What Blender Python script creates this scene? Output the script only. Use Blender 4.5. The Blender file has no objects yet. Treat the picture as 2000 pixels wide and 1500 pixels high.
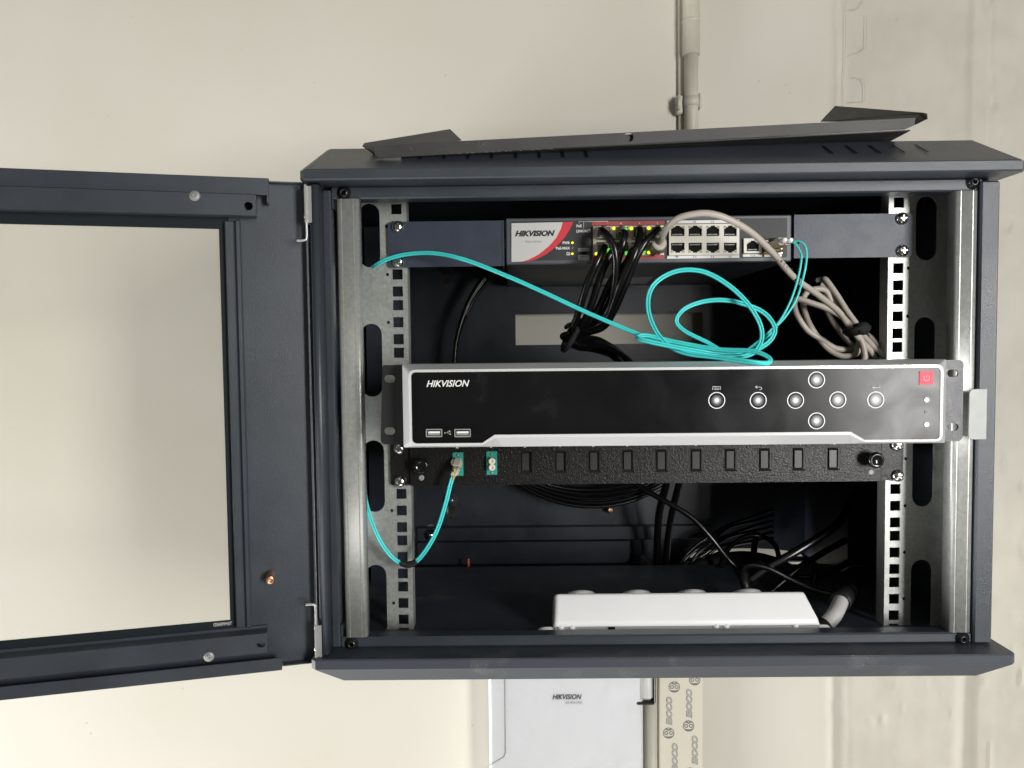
import bpy, math, random
from mathutils import Vector, Matrix
from mathutils.geometry import delaunay_2d_cdt
random.seed(7)
S = bpy.context.scene
C = S.collection
R = math.radians

# ------------------------------------------------------------------ camera
CAM = Vector((-.1277, -.6744, .0496))
PITCH, YAW, ROLL = -.0479, -.0086, -.0115
FPX, CX, CY = 1500., 985.3, 747.2            # lens in pixels of the 2000 px wide photo
fwd = Vector((math.sin(YAW)*math.cos(PITCH), math.cos(YAW)*math.cos(PITCH), math.sin(PITCH)))
rt = Vector((math.cos(YAW), -math.sin(YAW), 0)); up = rt.cross(fwd)
c_, s_ = math.cos(ROLL), math.sin(ROLL)
rt, up = c_*rt+s_*up, -s_*rt+c_*up
cd = bpy.data.cameras.new('camera'); cam = bpy.data.objects.new('camera', cd); C.objects.link(cam)
cd.sensor_width = 36; cd.lens = 36*FPX/2000
cd.shift_x = (1000-CX)/2000; cd.shift_y = (CY-750)/2000
cd.clip_start = .02; cd.clip_end = 50
M = Matrix.Identity(4)
for i in range(3):
    M[i][0], M[i][1], M[i][2], M[i][3] = rt[i], up[i], -fwd[i], CAM[i]
cam.matrix_world = M
S.camera = cam

# ------------------------------------------------------------------ world and lamps
W = bpy.data.worlds.new('World'); S.world = W; W.use_nodes = True
wn = W.node_tree; bg = wn.nodes['Background']
tc = wn.nodes.new('ShaderNodeTexCoord'); sp = wn.nodes.new('ShaderNodeSeparateXYZ')
cr = wn.nodes.new('ShaderNodeValToRGB'); mp = wn.nodes.new('ShaderNodeMapRange')
wn.links.new(tc.outputs['Generated'], sp.inputs[0]); wn.links.new(sp.outputs['Z'], mp.inputs[0])
mp.inputs[1].default_value = -1; mp.inputs[2].default_value = 1
wn.links.new(mp.outputs[0], cr.inputs[0]); wn.links.new(cr.outputs[0], bg.inputs[0])
cr.color_ramp.elements[0].position = .25; cr.color_ramp.elements[0].color = (.86, .72, .56, 1)
cr.color_ramp.elements[1].position = .62; cr.color_ramp.elements[1].color = (.72, .67, .56, 1)
bg.inputs[1].default_value = .12
S.view_settings.view_transform = 'Standard'; S.view_settings.look = 'None'
S.view_settings.exposure = -.06; S.view_settings.gamma = 1

def area(name, loc, target, sx, sy, power, col):
    d = bpy.data.lights.new(name, 'AREA'); d.shape = 'RECTANGLE'; d.size = sx; d.size_y = sy
    d.energy = power; d.color = col
    o = bpy.data.objects.new(name, d); C.objects.link(o); o.location = loc
    o.rotation_euler = (Vector(target)-Vector(loc)).to_track_quat('-Z', 'Y').to_euler()
    return o
area('doorway_light', (1.26, -2.0, .14), (0, .1, 0), .46, 1.05, 60, (1, .985, .955))
area('side_light', (-2.6, -.44, -1.3), (-.4, .33, -.15), .5, 1.7, 122, (1, .99, .98))
area('front_light', (-.6, -2.6, 1.9), (-.1, .1, 0), 1.4, 1.0, 4, (1, .95, .85))
area('floor_bounce', (-.6, -.7, -1.9), (-.1, .1, 0), 2.4, .9, 22, (1, .97, .95))

# ------------------------------------------------------------------ helpers
def at(px, py, Y):
    "point of the vertical plane at depth Y that the photograph shows at px, py"
    d = fwd + rt*((px-CX)/FPX) - up*((py-CY)/FPX)
    return CAM + d*((Y-CAM.y)/d.y)
def rect(x0, y0, x1, y1, Y):
    a, b, c, d = at(x0, y0, Y), at(x1, y0, Y), at(x1, y1, Y), at(x0, y1, Y)
    return (a.x+d.x)/2, (b.x+c.x)/2, (c.z+d.z)/2, (a.z+b.z)/2        # X0,X1,Z0,Z1

def mat(name, col, rough=.5, metal=0., var=0., vscale=30., bump=0., bscale=400., spec=None, trans=0., emit=None, alpha=None, rvar=0., coat=0., voro=False, col2=None):
    m = bpy.data.materials.new(name); m.use_nodes = True
    n = m.node_tree.nodes; l = m.node_tree.links; b = n['Principled BSDF']
    b.inputs['Base Color'].default_value = (*col, 1); b.inputs['Roughness'].default_value = rough
    b.inputs['Metallic'].default_value = metal
    if spec is not None: b.inputs['Specular IOR Level'].default_value = spec
    if trans: b.inputs['Transmission Weight'].default_value = trans
    if coat: b.inputs['Coat Weight'].default_value = coat
    if emit:
        b.inputs['Emission Color'].default_value = (*emit[0], 1); b.inputs['Emission Strength'].default_value = emit[1]
    if var or rvar or bump:
        t = n.new('ShaderNodeTexCoord')
    if var or rvar:
        tx = n.new('ShaderNodeTexNoise'); tx.inputs['Scale'].default_value = vscale; tx.inputs['Detail'].default_value = 7
        tx.inputs['Roughness'].default_value = .62
        l.new(t.outputs['Object'], tx.inputs['Vector'])
        src = tx.outputs['Fac']
        if voro:
            v = n.new('ShaderNodeTexVoronoi'); v.inputs['Scale'].default_value = vscale*2.2
            l.new(t.outputs['Object'], v.inputs['Vector'])
            dn = n.new('ShaderNodeMixRGB'); dn.inputs[0].default_value = .55
            l.new(tx.outputs['Fac'], dn.inputs[1]); l.new(v.outputs['Color'], dn.inputs[2])
            bw = n.new('ShaderNodeRGBToBW'); l.new(dn.outputs[0], bw.inputs[0]); src = bw.outputs[0]
    if var:
        r = n.new('ShaderNodeValToRGB')
        r.color_ramp.elements[0].position = .3; r.color_ramp.elements[1].position = .7
        lo = [max(0, c*(1-var)) for c in col]; hi = [min(1, c*(1+var)) for c in (col2 or col)]
        r.color_ramp.elements[0].color = (*lo, 1); r.color_ramp.elements[1].color = (*hi, 1)
        l.new(src, r.inputs[0]); l.new(r.outputs[0], b.inputs['Base Color'])
    if rvar:
        q = n.new('ShaderNodeMapRange'); q.inputs[1].default_value = .3; q.inputs[2].default_value = .7
        q.inputs[3].default_value = max(.02, rough-rvar); q.inputs[4].default_value = min(1, rough+rvar)
        l.new(src, q.inputs[0]); l.new(q.outputs[0], b.inputs['Roughness'])
    if bump:
        bn = n.new('ShaderNodeTexNoise'); bn.inputs['Scale'].default_value = bscale; bn.inputs['Detail'].default_value = 4
        l.new(t.outputs['Object'], bn.inputs['Vector'])
        bp = n.new('ShaderNodeBump'); bp.inputs['Strength'].default_value = bump; bp.inputs['Distance'].default_value = .001
        l.new(bn.outputs['Fac'], bp.inputs['Height']); l.new(bp.outputs[0], b.inputs['Normal'])
    return m

G = {}
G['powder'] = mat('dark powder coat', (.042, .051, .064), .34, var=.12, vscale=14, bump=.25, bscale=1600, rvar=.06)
G['powder_shade'] = mat('powder coat with interior shade', (.0125, .0165, .024), .36, var=.3, vscale=11, bump=.2, bscale=1300, rvar=.08)  # same coat as outside, its colour lowered to carry the interior shade
G['zinc'] = mat('galvanised steel', (.43, .45, .43), .38, metal=.5, var=.085, vscale=190, rvar=.04, voro=True, bump=.03, bscale=1500)
G['zinc_flat'] = mat('zinc plated steel', (.29, .30, .295), .5, metal=.30, var=.10, vscale=90, rvar=.05)
G['zinc_post'] = mat('galvanised post', (.45, .465, .445), .36, metal=.45, var=.07, vscale=170, rvar=.03, voro=True, bump=.04, bscale=1500)
G['zinc_bright'] = mat('bright zinc', (.52, .53, .52), .33, metal=.5)
G['chrome'] = mat('nickel screw', (.80, .80, .78), .16, metal=1., bump=.15, bscale=900)
G['slot_dark'] = mat('recess', (.03, .03, .03), .6)
G['blue_ear'] = mat('blue grey painted ear', (.036, .046, .072), .44, var=.10, vscale=45, bump=.12, bscale=700, rvar=.03, spec=.42)
G['switch_body'] = mat('switch housing paint', (.075, .083, .100), .42, var=.08, vscale=25, rvar=.05, bump=.06)
G['switch_face'] = mat('switch face print', (.034, .034, .037), .5, var=.06, vscale=30, spec=.35)
G['label'] = mat('silver label', (.62, .62, .60), .38, metal=.15)
G['red'] = mat('red print', (.62, .035, .05), .4)
G['redband'] = mat('port band red', (.36, .045, .045), .45)
G['whiteprint'] = mat('white print', (.78, .78, .76), .5)
G['greyprint'] = mat('grey print', (.38, .38, .38), .5)
G['blackprint'] = mat('black print', (.02, .02, .022), .5)
G['cream'] = mat('port shell cream', (.72, .69, .61), .35, var=.05, vscale=80)
G['shield'] = mat('port shield steel', (.62, .58, .50), .30, metal=.8, var=.15, vscale=120)
G['port_black'] = mat('port inside', (.004, .004, .0045), .7, spec=.15)
G['gold'] = mat('contact gold', (.70, .50, .20), .25, metal=1)
G['black_metal'] = mat('black ear steel', (.012, .012, .013), .42, bump=.15, bscale=1200)
G['ear_glare'] = mat('black ear steel with glare', (.030, .030, .033), .30, metal=.4, rvar=.06, vscale=60, bump=.2, bscale=1200)  # lighter, shinier copy of the ear steel; right-hand glare put into the colour
G['silver'] = mat('silver bezel', (.60, .61, .62), .33, metal=.25, rvar=.03, vscale=40)
G['edge_white'] = mat('bright bezel lip', (.86, .87, .87), .22, metal=.35)
G['black_rubber'] = mat('black cable jacket', (.0045, .0045, .005), .26, var=.1, vscale=40)
G['black_dull'] = mat('black plastic', (.012, .012, .013), .42)
G['tie'] = mat('black hook and loop', (.009, .009, .010), .8, bump=.6, bscale=900)
G['grey_cable'] = mat('grey cable jacket', (.46, .41, .36), .42, var=.05, vscale=60)
G['aqua'] = mat('aqua fibre jacket', (.07, .74, .73), .36, var=.06, vscale=60)
G['aqua_plastic'] = mat('aqua adapter', (.03, .33, .27), .38)
G['beige_plastic'] = mat('beige connector', (.55, .50, .42), .42)
G['white_plastic'] = mat('white plastic', (.93, .93, .935), .28, var=.015, vscale=30)
G['ivory'] = mat('ivory ferrule cap', (.78, .70, .58), .35)
G['copper'] = mat('copper stud', (.86, .48, .32), .3, metal=1)
G['black_glass'] = mat('glass black border', (.018, .024, .030), .22)
G['conduit'] = mat('conduit paint', (.53, .505, .415), .5, var=.05, vscale=30)
G['conduit2'] = mat('conduit paint lower', (.51, .485, .41), .5, var=.05, vscale=30)
G['yellow_led'] = mat('yellow led', (.5, .45, 0), .4, emit=((1, .95, .03), 1.5))
G['green_led'] = mat('green led', (.02, .4, .02), .4, emit=((.10, .95, .08), 1.5))
G['off_led'] = mat('led window', (.35, .33, .12), .4)
G['film_print'] = mat('film print grey', (.19, .19, .185), .5)
G['film'] = mat('trunking film', (.70, .67, .56), .30, var=.02, vscale=30)
G['redpower'] = mat('power square red', (.62, .03, .06), .5, emit=((.55, .04, .07), .45))
G['tray'] = mat('tray paint', (.050, .050, .050), .48, var=.25, vscale=26, bump=.3, bscale=1300, rvar=.1)
G['orange'] = mat('orange stud', (.62, .12, .06), .4)
G['dull_washer'] = mat('dull washer', (.10, .11, .12), .3, metal=.6)


def clear_mat(name, tint, gl, rough, alpha=.0, film=None):
    "thin clear sheet: what is behind shows through, with a mirror part by Fresnel"
    m = bpy.data.materials.new(name); m.use_nodes = True
    n = m.node_tree.nodes; l = m.node_tree.links; n.remove(n['Principled BSDF']); out = n['Material Output']
    tr = n.new('ShaderNodeBsdfTransparent'); tr.inputs[0].default_value = (*tint, 1)
    g = n.new('ShaderNodeBsdfGlossy'); g.inputs['Roughness'].default_value = rough; g.inputs[0].default_value = (1, 1, 1, 1)
    f = n.new('ShaderNodeFresnel'); f.inputs[0].default_value = 1.5
    mu = n.new('ShaderNodeMath'); mu.operation = 'MULTIPLY'; mu.inputs[1].default_value = gl
    mx = n.new('ShaderNodeMixShader'); l.new(f.outputs[0], mu.inputs[0]); l.new(mu.outputs[0], mx.inputs[0])
    l.new(tr.outputs[0], mx.inputs[1]); l.new(g.outputs[0], mx.inputs[2]); last = mx
    if film:
        t = n.new('ShaderNodeTexCoord'); no = n.new('ShaderNodeTexNoise'); no.inputs['Scale'].default_value = film[0]
        no.inputs['Detail'].default_value = 5; no.inputs['Distortion'].default_value = 1.2
        l.new(t.outputs['Object'], no.inputs[0])
        mr = n.new('ShaderNodeMapRange'); mr.inputs[1].default_value = .45; mr.inputs[2].default_value = .75
        mr.inputs[3].default_value = film[1]; mr.inputs[4].default_value = film[2]; l.new(no.outputs['Fac'], mr.inputs[0])
        d = n.new('ShaderNodeBsdfDiffuse'); d.inputs[0].default_value = (*film[3], 1)
        m2 = n.new('ShaderNodeMixShader'); l.new(mr.outputs[0], m2.inputs[0]); l.new(mx.outputs[0], m2.inputs[1]); l.new(d.outputs[0], m2.inputs[2]); last = m2
    l.new(last.outputs[0], out.inputs[0])
    return m
G['pane'] = clear_mat('door glass', (.985, .985, .975), 1.0, .015, film=(3, .03, .09, (.88, .86, .80)))
G['clear'] = clear_mat('clear plug plastic', (.80, .78, .70), 1.6, .08, film=(300, .05, .35, (.6, .55, .45)))
G['wrap'] = clear_mat('plastic wrap', (.975, .975, .98), .9, .14, film=(14, .0, .06, (.9, .9, .92)))

def dusty(name, base, amount):
    m = mat(name, base, .38, bump=.2, bscale=1500)
    n = m.node_tree.nodes; l = m.node_tree.links; b = n['Principled BSDF']
    t = n.new('ShaderNodeTexCoord'); v = n.new('ShaderNodeTexVoronoi'); v.inputs['Scale'].default_value = 210; l.new(t.outputs['Object'], v.inputs['Vector'])
    lt = n.new('ShaderNodeMapRange'); lt.inputs[1].default_value = .10; lt.inputs[2].default_value = .20; lt.inputs[3].default_value = 1; lt.inputs[4].default_value = 0; l.new(v.outputs['Distance'], lt.inputs[0])
    a = n.new('ShaderNodeTexNoise'); a.inputs['Scale'].default_value = 26; a.inputs['Detail'].default_value = 6; l.new(t.outputs['Object'], a.inputs[0])
    g = n.new('ShaderNodeMapRange'); g.inputs[1].default_value = .56; g.inputs[2].default_value = .70; l.new(a.outputs['Fac'], g.inputs[0])
    mu = n.new('ShaderNodeMath'); mu.operation = 'MULTIPLY'; l.new(lt.outputs[0], mu.inputs[0]); l.new(g.outputs[0], mu.inputs[1])
    a2 = n.new('ShaderNodeMath'); a2.operation = 'MULTIPLY_ADD'; a2.inputs[1].default_value = .18; l.new(g.outputs[0], a2.inputs[0]); l.new(mu.outputs[0], a2.inputs[2])
    a3 = n.new('ShaderNodeMath'); a3.operation = 'MULTIPLY'; a3.inputs[1].default_value = amount; a3.use_clamp = True; l.new(a2.outputs[0], a3.inputs[0])
    x = n.new('ShaderNodeMixRGB'); x.inputs[1].default_value = (*base, 1); x.inputs[2].default_value = (.42, .41, .38, 1); l.new(a3.outputs[0], x.inputs[0]); l.new(x.outputs[0], b.inputs['Base Color'])
    return m
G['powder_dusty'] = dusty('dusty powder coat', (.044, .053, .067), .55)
G['floor_dusty_shade'] = dusty('dusty floor with interior shade', (.0135, .018, .026), .35)  # real dust over a base colour lowered for the shade inside
def leather():
    m = mat('textured black steel', (.0085, .0085, .0085), .31, spec=.33)
    n = m.node_tree.nodes; l = m.node_tree.links; b = n['Principled BSDF']
    t = n.new('ShaderNodeTexCoord'); v = n.new('ShaderNodeTexNoise'); v.inputs['Scale'].default_value = 620; v.inputs['Detail'].default_value = 3
    v.inputs['Distortion'].default_value = .8
    l.new(t.outputs['Object'], v.inputs[0])
    bp = n.new('ShaderNodeBump'); bp.inputs['Strength'].default_value = .5; bp.inputs['Distance'].default_value = .0007
    l.new(v.outputs['Fac'], bp.inputs['Height']); l.new(bp.outputs[0], b.inputs['Normal'])
    return m
G['leather'] = leather()

def panel_gloss():
    "glossy black front with wiped smears and fine brush lines"
    m = mat('glossy black panel', (.011, .011, .012), .2, spec=.19)
    n = m.node_tree.nodes; l = m.node_tree.links; b = n['Principled BSDF']
    t = n.new('ShaderNodeTexCoord')
    a = n.new('ShaderNodeTexNoise'); a.inputs['Scale'].default_value = 24; a.inputs['Detail'].default_value = 9; a.inputs['Distortion'].default_value = .6
    l.new(t.outputs['Object'], a.inputs[0])
    r = n.new('ShaderNodeMapRange'); r.inputs[1].default_value = .35; r.inputs[2].default_value = .72; r.inputs[3].default_value = .17; r.inputs[4].default_value = .30
    l.new(a.outputs['Fac'], r.inputs[0]); l.new(r.outputs[0], b.inputs['Roughness'])
    mpn = n.new('ShaderNodeMapping'); mpn.inputs['Scale'].default_value = (900, 900, 18); l.new(t.outputs['Object'], mpn.inputs[0])
    k = n.new('ShaderNodeTexNoise'); k.inputs['Scale'].default_value = 1; l.new(mpn.outputs[0], k.inputs[0])
    cr = n.new('ShaderNodeValToRGB'); cr.color_ramp.elements[0].position = .60; cr.color_ramp.elements[0].color = (.007, .007, .008, 1)
    cr.color_ramp.elements[1].position = .85; cr.color_ramp.elements[1].color = (.018, .019, .022, 1)
    ad = n.new('ShaderNodeMath'); ad.operation = 'MULTIPLY_ADD'; ad.inputs[1].default_value = .10; l.new(k.outputs['Fac'], ad.inputs[0])
    ml = n.new('ShaderNodeMath'); ml.operation = 'MULTIPLY'; ml.inputs[1].default_value = .9; l.new(a.outputs['Fac'], ml.inputs[0]); l.new(ml.outputs[0], ad.inputs[2])
    l.new(ad.outputs[0], cr.inputs[0]); l.new(cr.outputs[0], b.inputs['Base Color'])
    return m
G['gloss'] = panel_gloss()

def glow_mat():
    "lit touch button: bright in the middle of the diffuser"
    m = mat('button light', (.02, .02, .02), .3)
    n = m.node_tree.nodes; l = m.node_tree.links; b = n['Principled BSDF']
    t = n.new('ShaderNodeTexCoord'); g = n.new('ShaderNodeTexGradient'); g.gradient_type = 'SPHERICAL'
    mpn = n.new('ShaderNodeMapping'); mpn.inputs['Scale'].default_value = (200, 200, 200); l.new(t.outputs['Object'], mpn.inputs[0]); l.new(mpn.outputs[0], g.inputs[0])
    p = n.new('ShaderNodeMath'); p.operation = 'POWER'; p.inputs[1].default_value = 3.2; l.new(g.outputs['Fac'], p.inputs[0])
    q = n.new('ShaderNodeMath'); q.operation = 'MULTIPLY'; q.inputs[1].default_value = 2.6; l.new(p.outputs[0], q.inputs[0])
    b.inputs['Emission Color'].default_value = (.92, .97, 1, 1); l.new(q.outputs[0], b.inputs['Emission Strength'])
    return m
G['glow'] = glow_mat()

ORG = {}
class MB:
    def __init__(s, frame=None): s.v = []; s.f = []; s.m = []; s.sm = []; s.fr = frame; s.mi = 0
    def P(s, p):
        p = Vector(p)
        if s.fr:
            o, ex, ey, ez = s.fr
            p = o+ex*p.x+ey*p.y+ez*p.z
        s.v.append(p); return len(s.v)-1
    def F(s, idx, smooth=False): s.f.append(tuple(idx)); s.m.append(s.mi); s.sm.append(smooth)
    def box(s, x0, x1, y0, y1, z0, z1, b=0.):
        if x1 < x0: x0, x1 = x1, x0
        if y1 < y0: y0, y1 = y1, y0
        if z1 < z0: z0, z1 = z1, z0
        b = min(b, (x1-x0)*.45, (y1-y0)*.45, (z1-z0)*.45)
        if b <= 0:
            i = [s.P(p) for p in ((x0,y0,z0),(x1,y0,z0),(x1,y1,z0),(x0,y1,z0),(x0,y0,z1),(x1,y0,z1),(x1,y1,z1),(x0,y1,z1))]
            for q in ((0,3,2,1),(4,5,6,7),(0,1,5,4),(1,2,6,5),(2,3,7,6),(3,0,4,7)): s.F([i[k] for k in q])
            return
        # chamfered box: 24 verts
        xs, ys, zs = (x0, x1), (y0, y1), (z0, z1); ix = {}
        for a in (0, 1):
            for c in (0, 1):
                for d in (0, 1):
                    sx, sy, sz = (1, -1)[a], (1, -1)[c], (1, -1)[d]
                    ix[a,c,d,0] = s.P((xs[a], ys[c]+sy*b, zs[d]+sz*b))
                    ix[a,c,d,1] = s.P((xs[a]+sx*b, ys[c], zs[d]+sz*b))
                    ix[a,c,d,2] = s.P((xs[a]+sx*b, ys[c]+sy*b, zs[d]))
        def ff(l): s.F(l)
        for a in (0, 1): ff([ix[a,0,0,0], ix[a,1,0,0], ix[a,1,1,0], ix[a,0,1,0]][::(-1 if a == 0 else 1)])
        for c in (0, 1): ff([ix[0,c,0,1], ix[1,c,0,1], ix[1,c,1,1], ix[0,c,1,1]][::(1 if c == 0 else -1)])
        for d in (0, 1): ff([ix[0,0,d,2], ix[1,0,d,2], ix[1,1,d,2], ix[0,1,d,2]][::(-1 if d == 0 else 1)])
        for a in (0, 1):
            for c in (0, 1): ff([ix[a,c,0,0], ix[a,c,0,1], ix[a,c,1,1], ix[a,c,1,0]])
        for a in (0, 1):
            for d in (0, 1): ff([ix[a,0,d,0], ix[a,0,d,2], ix[a,1,d,2], ix[a,1,d,0]])
        for c in (0, 1):
            for d in (0, 1): ff([ix[0,c,d,1], ix[0,c,d,2], ix[1,c,d,2], ix[1,c,d,1]])
        for a in (0, 1):
            for c in (0, 1):
                for d in (0, 1): ff([ix[a,c,d,0], ix[a,c,d,1], ix[a,c,d,2]])
    def prism(s, outer, holes, y0, y1, axis='y'):
        "flat outline with holes, given as (x, z) pairs, from y0 to y1"
        def mp(a, b, t): return {'y': (a, t, b), 'x': (t, a, b), 'z': (a, b, t)}[axis]
        loops = [list(outer)]+[list(h) for h in holes]
        flat = [Vector(p) for L in loops for p in L]; ed = []; n = 0
        for L in loops:
            ed += [(n+i, n+(i+1) % len(L)) for i in range(len(L))]; n += len(L)
        vo, _, fo, *_r = delaunay_2d_cdt(flat, ed, [], 0, 1e-7)
        def inside(p, L):
            c = False
            for i in range(len(L)):
                (x1, y1), (x2, y2) = L[i], L[i-1]
                if (y1 > p[1]) != (y2 > p[1]) and p[0] < (x2-x1)*(p[1]-y1)/(y2-y1)+x1: c = not c
            return c
        f0 = [s.P(mp(a, b, y0)) for a, b in vo]; f1 = [s.P(mp(a, b, y1)) for a, b in vo]
        for t in fo:
            c = (sum(vo[k][0] for k in t)/3, sum(vo[k][1] for k in t)/3)
            if inside(c, loops[0]) and not any(inside(c, L) for L in loops[1:]):
                s.F([f0[k] for k in t]); s.F([f1[k] for k in t][::-1])
        for L in loops:
            k = len(L); a0 = [s.P(mp(a, b, y0)) for a, b in L]; a1 = [s.P(mp(a, b, y1)) for a, b in L]
            for i in range(k): s.F([a0[i], a0[(i+1) % k], a1[(i+1) % k], a1[i]])
    def tube(s, pts, r, n=10, cap=True):
        pts = [Vector(p) for p in pts]; k = len(pts)
        rs = r if isinstance(r, (list, tuple)) else [r]*k
        T = [((pts[min(i+1, k-1)]-pts[max(i-1, 0)]).normalized() if (pts[min(i+1, k-1)]-pts[max(i-1, 0)]).length > 1e-9 else Vector((0,0,1))) for i in range(k)]
        N = T[0].orthogonal().normalized(); rings = []
        for i in range(k):
            N = (N-T[i]*N.dot(T[i])).normalized(); B = T[i].cross(N)
            rings.append([s.P(pts[i]+(N*math.cos(a)+B*math.sin(a))*rs[i]) for a in [2*math.pi*j/n for j in range(n)]])
        for i in range(k-1):
            for j in range(n):
                s.F([rings[i][j], rings[i][(j+1) % n], rings[i+1][(j+1) % n], rings[i+1][j]], True)
        if cap: s.F(rings[0][::-1]); s.F(rings[-1])
    def lathe(s, c, axis, prof, n=20, smooth=True):
        "profile of (distance along axis, radius) about the axis through c"
        c = Vector(c); A = Vector(axis).normalized(); N = A.orthogonal().normalized(); B = A.cross(N); rings = []
        for h, r in prof:
            if r < 1e-7: rings.append([s.P(c+A*h)])
            else: rings.append([s.P(c+A*h+(N*math.cos(2*math.pi*j/n)+B*math.sin(2*math.pi*j/n))*r) for j in range(n)])
        for a, b in zip(rings, rings[1:]):
            for j in range(n):
                k = (j+1) % n
                if len(a) == 1 and len(b) == 1: continue
                if len(a) == 1: s.F([a[0], b[k], b[j]], smooth)
                elif len(b) == 1: s.F([a[j], a[k], b[0]], smooth)
                else: s.F([a[j], a[k], b[k], b[j]], smooth)
        if len(rings[0]) > 1: s.F(rings[0][::-1])
        if len(rings[-1]) > 1: s.F(rings[-1])
    def loft(s, loops, smooth=False, closed=True):
        rings = [[s.P(p) for p in L] for L in loops]; n = len(rings[0])
        for a, b in zip(rings, rings[1:]):
            for j in range(n if closed else n-1): s.F([a[j], a[(j+1) % n], b[(j+1) % n], b[j]], smooth)
        return rings
    def mesh(s, name, mats, org=Vector((0,0,0))):
        me = bpy.data.meshes.new(name)
        me.from_pydata([tuple(p-org) for p in s.v], [], s.f)
        for m in (mats if isinstance(mats, (list, tuple)) else [mats]): me.materials.append(G[m] if isinstance(m, str) else m)
        me.polygons.foreach_set('material_index', s.m); me.polygons.foreach_set('use_smooth', s.sm)
        me.update()
        import bmesh
        bm = bmesh.new(); bm.from_mesh(me); bmesh.ops.recalc_face_normals(bm, faces=bm.faces); bm.to_mesh(me); bm.free()
        return me
    def build(s, name, mats, parent=None, **kw):
        org = ORG.get(parent.name, Vector((0,0,0))) if parent else Vector((0,0,0))
        o = bpy.data.objects.new(name, s.mesh(name, mats, org)); C.objects.link(o)
        if parent: o.parent = parent; ORG[o.name] = org
        for k, v in kw.items(): o[k] = v
        return o
def thing(name, label, cat, loc=(0,0,0), group=None):
    o = bpy.data.objects.new(name, None); C.objects.link(o); o.empty_display_size = .02
    o.location = loc; ORG[o.name] = Vector(loc); o['label'] = label; o['category'] = cat
    if group: o['group'] = group
    return o
def place(name, me, loc, parent, rot=None):
    o = bpy.data.objects.new(name, me); C.objects.link(o); o.parent = parent
    o.location = Vector(loc)-ORG[parent.name]
    if rot: o.rotation_euler = rot
    ORG[o.name] = Vector(loc)
    return o
def arc(cx, cz, r, a0, a1, n=6, rz=None):
    rz = rz or r
    return [(cx+r*math.cos(R(a0+(a1-a0)*i/n)), cz+rz*math.sin(R(a0+(a1-a0)*i/n))) for i in range(n+1)]
def circ(cx, cz, r, n=14, rz=None): return arc(cx, cz, r, 0, 360, n, rz)[:-1]
def rrect(x0, x1, z0, z1, r, n=4):
    return arc(x1-r, z1-r, r, 0, 90, n)+arc(x0+r, z1-r, r, 90, 180, n)+arc(x0+r, z0+r, r, 180, 270, n)+arc(x1-r, z0+r, r, 270, 360, n)
def spline(pts, m=8):
    P = [Vector(p) for p in pts]; P = [P[0]*2-P[1]]+P+[P[-1]*2-P[-2]]; out = []
    for i in range(1, len(P)-2):
        a, b, c, d = P[i-1:i+3]
        for k in range(m):
            t = k/m
            out.append(.5*((2*b)+(c-a)*t+(2*a-5*b+4*c-d)*t*t+(3*b-a-3*c+d)*t**3))
    out.append(P[-2]); return out
def path(pts, m=8): return spline([at(*p) for p in pts], m)

def text(body, x0, z0, x1, z1, Y, material, parent, name='lettering', shear=0., bold=0., mirror=False, up90=0, th=.00012, frame=None):
    cu = bpy.data.curves.new('t', 'FONT'); cu.body = body; cu.shear = shear; cu.offset = bold; cu.resolution_u = 3
    ob = bpy.data.objects.new('t', cu); C.objects.link(ob)
    dg = bpy.context.evaluated_depsgraph_get(); me = bpy.data.meshes.new_from_object(ob.evaluated_get(dg))
    bpy.data.objects.remove(ob); bpy.data.curves.remove(cu)
    vs = [(v.co.x, v.co.y) for v in me.vertices]
    if up90: vs = [(-b, a) for a, b in vs]
    if mirror: vs = [(-a, b) for a, b in vs]
    ax, bx = min(v[0] for v in vs), max(v[0] for v in vs); az, bz = min(v[1] for v in vs), max(v[1] for v in vs)
    mb = MB(frame)
    for a, b in vs: mb.P((x0+(a-ax)/(bx-ax)*(x1-x0), Y, z0+(b-az)/(bz-az)*(z1-z0)))
    for p in me.polygons: mb.F(tuple(p.vertices))
    bpy.data.meshes.remove(me)
    return mb.build(name, material, parent)
def tpx(body, px0, py0, px1, py1, Y, material, parent, **k):
    X0, X1, Z0, Z1 = rect(px0, py0, px1, py1, Y)
    return text(body, X0, Z0, X1, Z1, Y, material, parent, **k)

# ================================================================== SETTING: the wall
YW = .338
def wall_height(x, z):
    from mathutils import noise
    h = .0006*noise.noise(Vector((x*6, z*6, 1)))
    t = max(0, min(1, (x-.19)/.12))
    h += t*.0009*noise.noise(Vector((x*14, z*9, 3)))+t*.0004*noise.noise(Vector((x*60, z*40, 5)))
    for (xr, w, a) in ((.298, .005, .0018), (.320, .003, .0005), (.474, .007, .0026), (.494, .004, -.0018)):
        xx = xr+.004*noise.noise(Vector((z*7, xr*50, 0)))+(.003*noise.noise(Vector((z*40, xr*90, 2))))
        h += a*math.exp(-((x-xx)/w)**2)
    if x > .484: h -= .003*min(1, (x-.484)/.014)
    if x > .30: h -= .002*min(1, (x-.30)/.006)
    if x > .30:
        d = noise.noise(Vector((x*75, z*38, 9)))
        if d > .46: h -= (d-.46)*.010
    return h
def axis(lo, hi, breaks):
    v = [lo]; x = lo
    while x < hi-1e-6:
        st = next((s for a, b, s in breaks if a <= x < b), .08); x = min(hi, x+st); v.append(x)
    return v
xs = axis(-2.6, 2.2, [(-2.6, -.9, .2), (-.9, .17, .035), (.17, .72, .0032), (.72, 2.2, .1)])
zs = axis(-2., 2., [(-2, -.62, .15), (-.62, .62, .0055), (.62, 2., .15)])
mb = MB(); idx = [[mb.P((x, YW-wall_height(x, z), z)) for z in zs] for x in xs]
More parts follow.
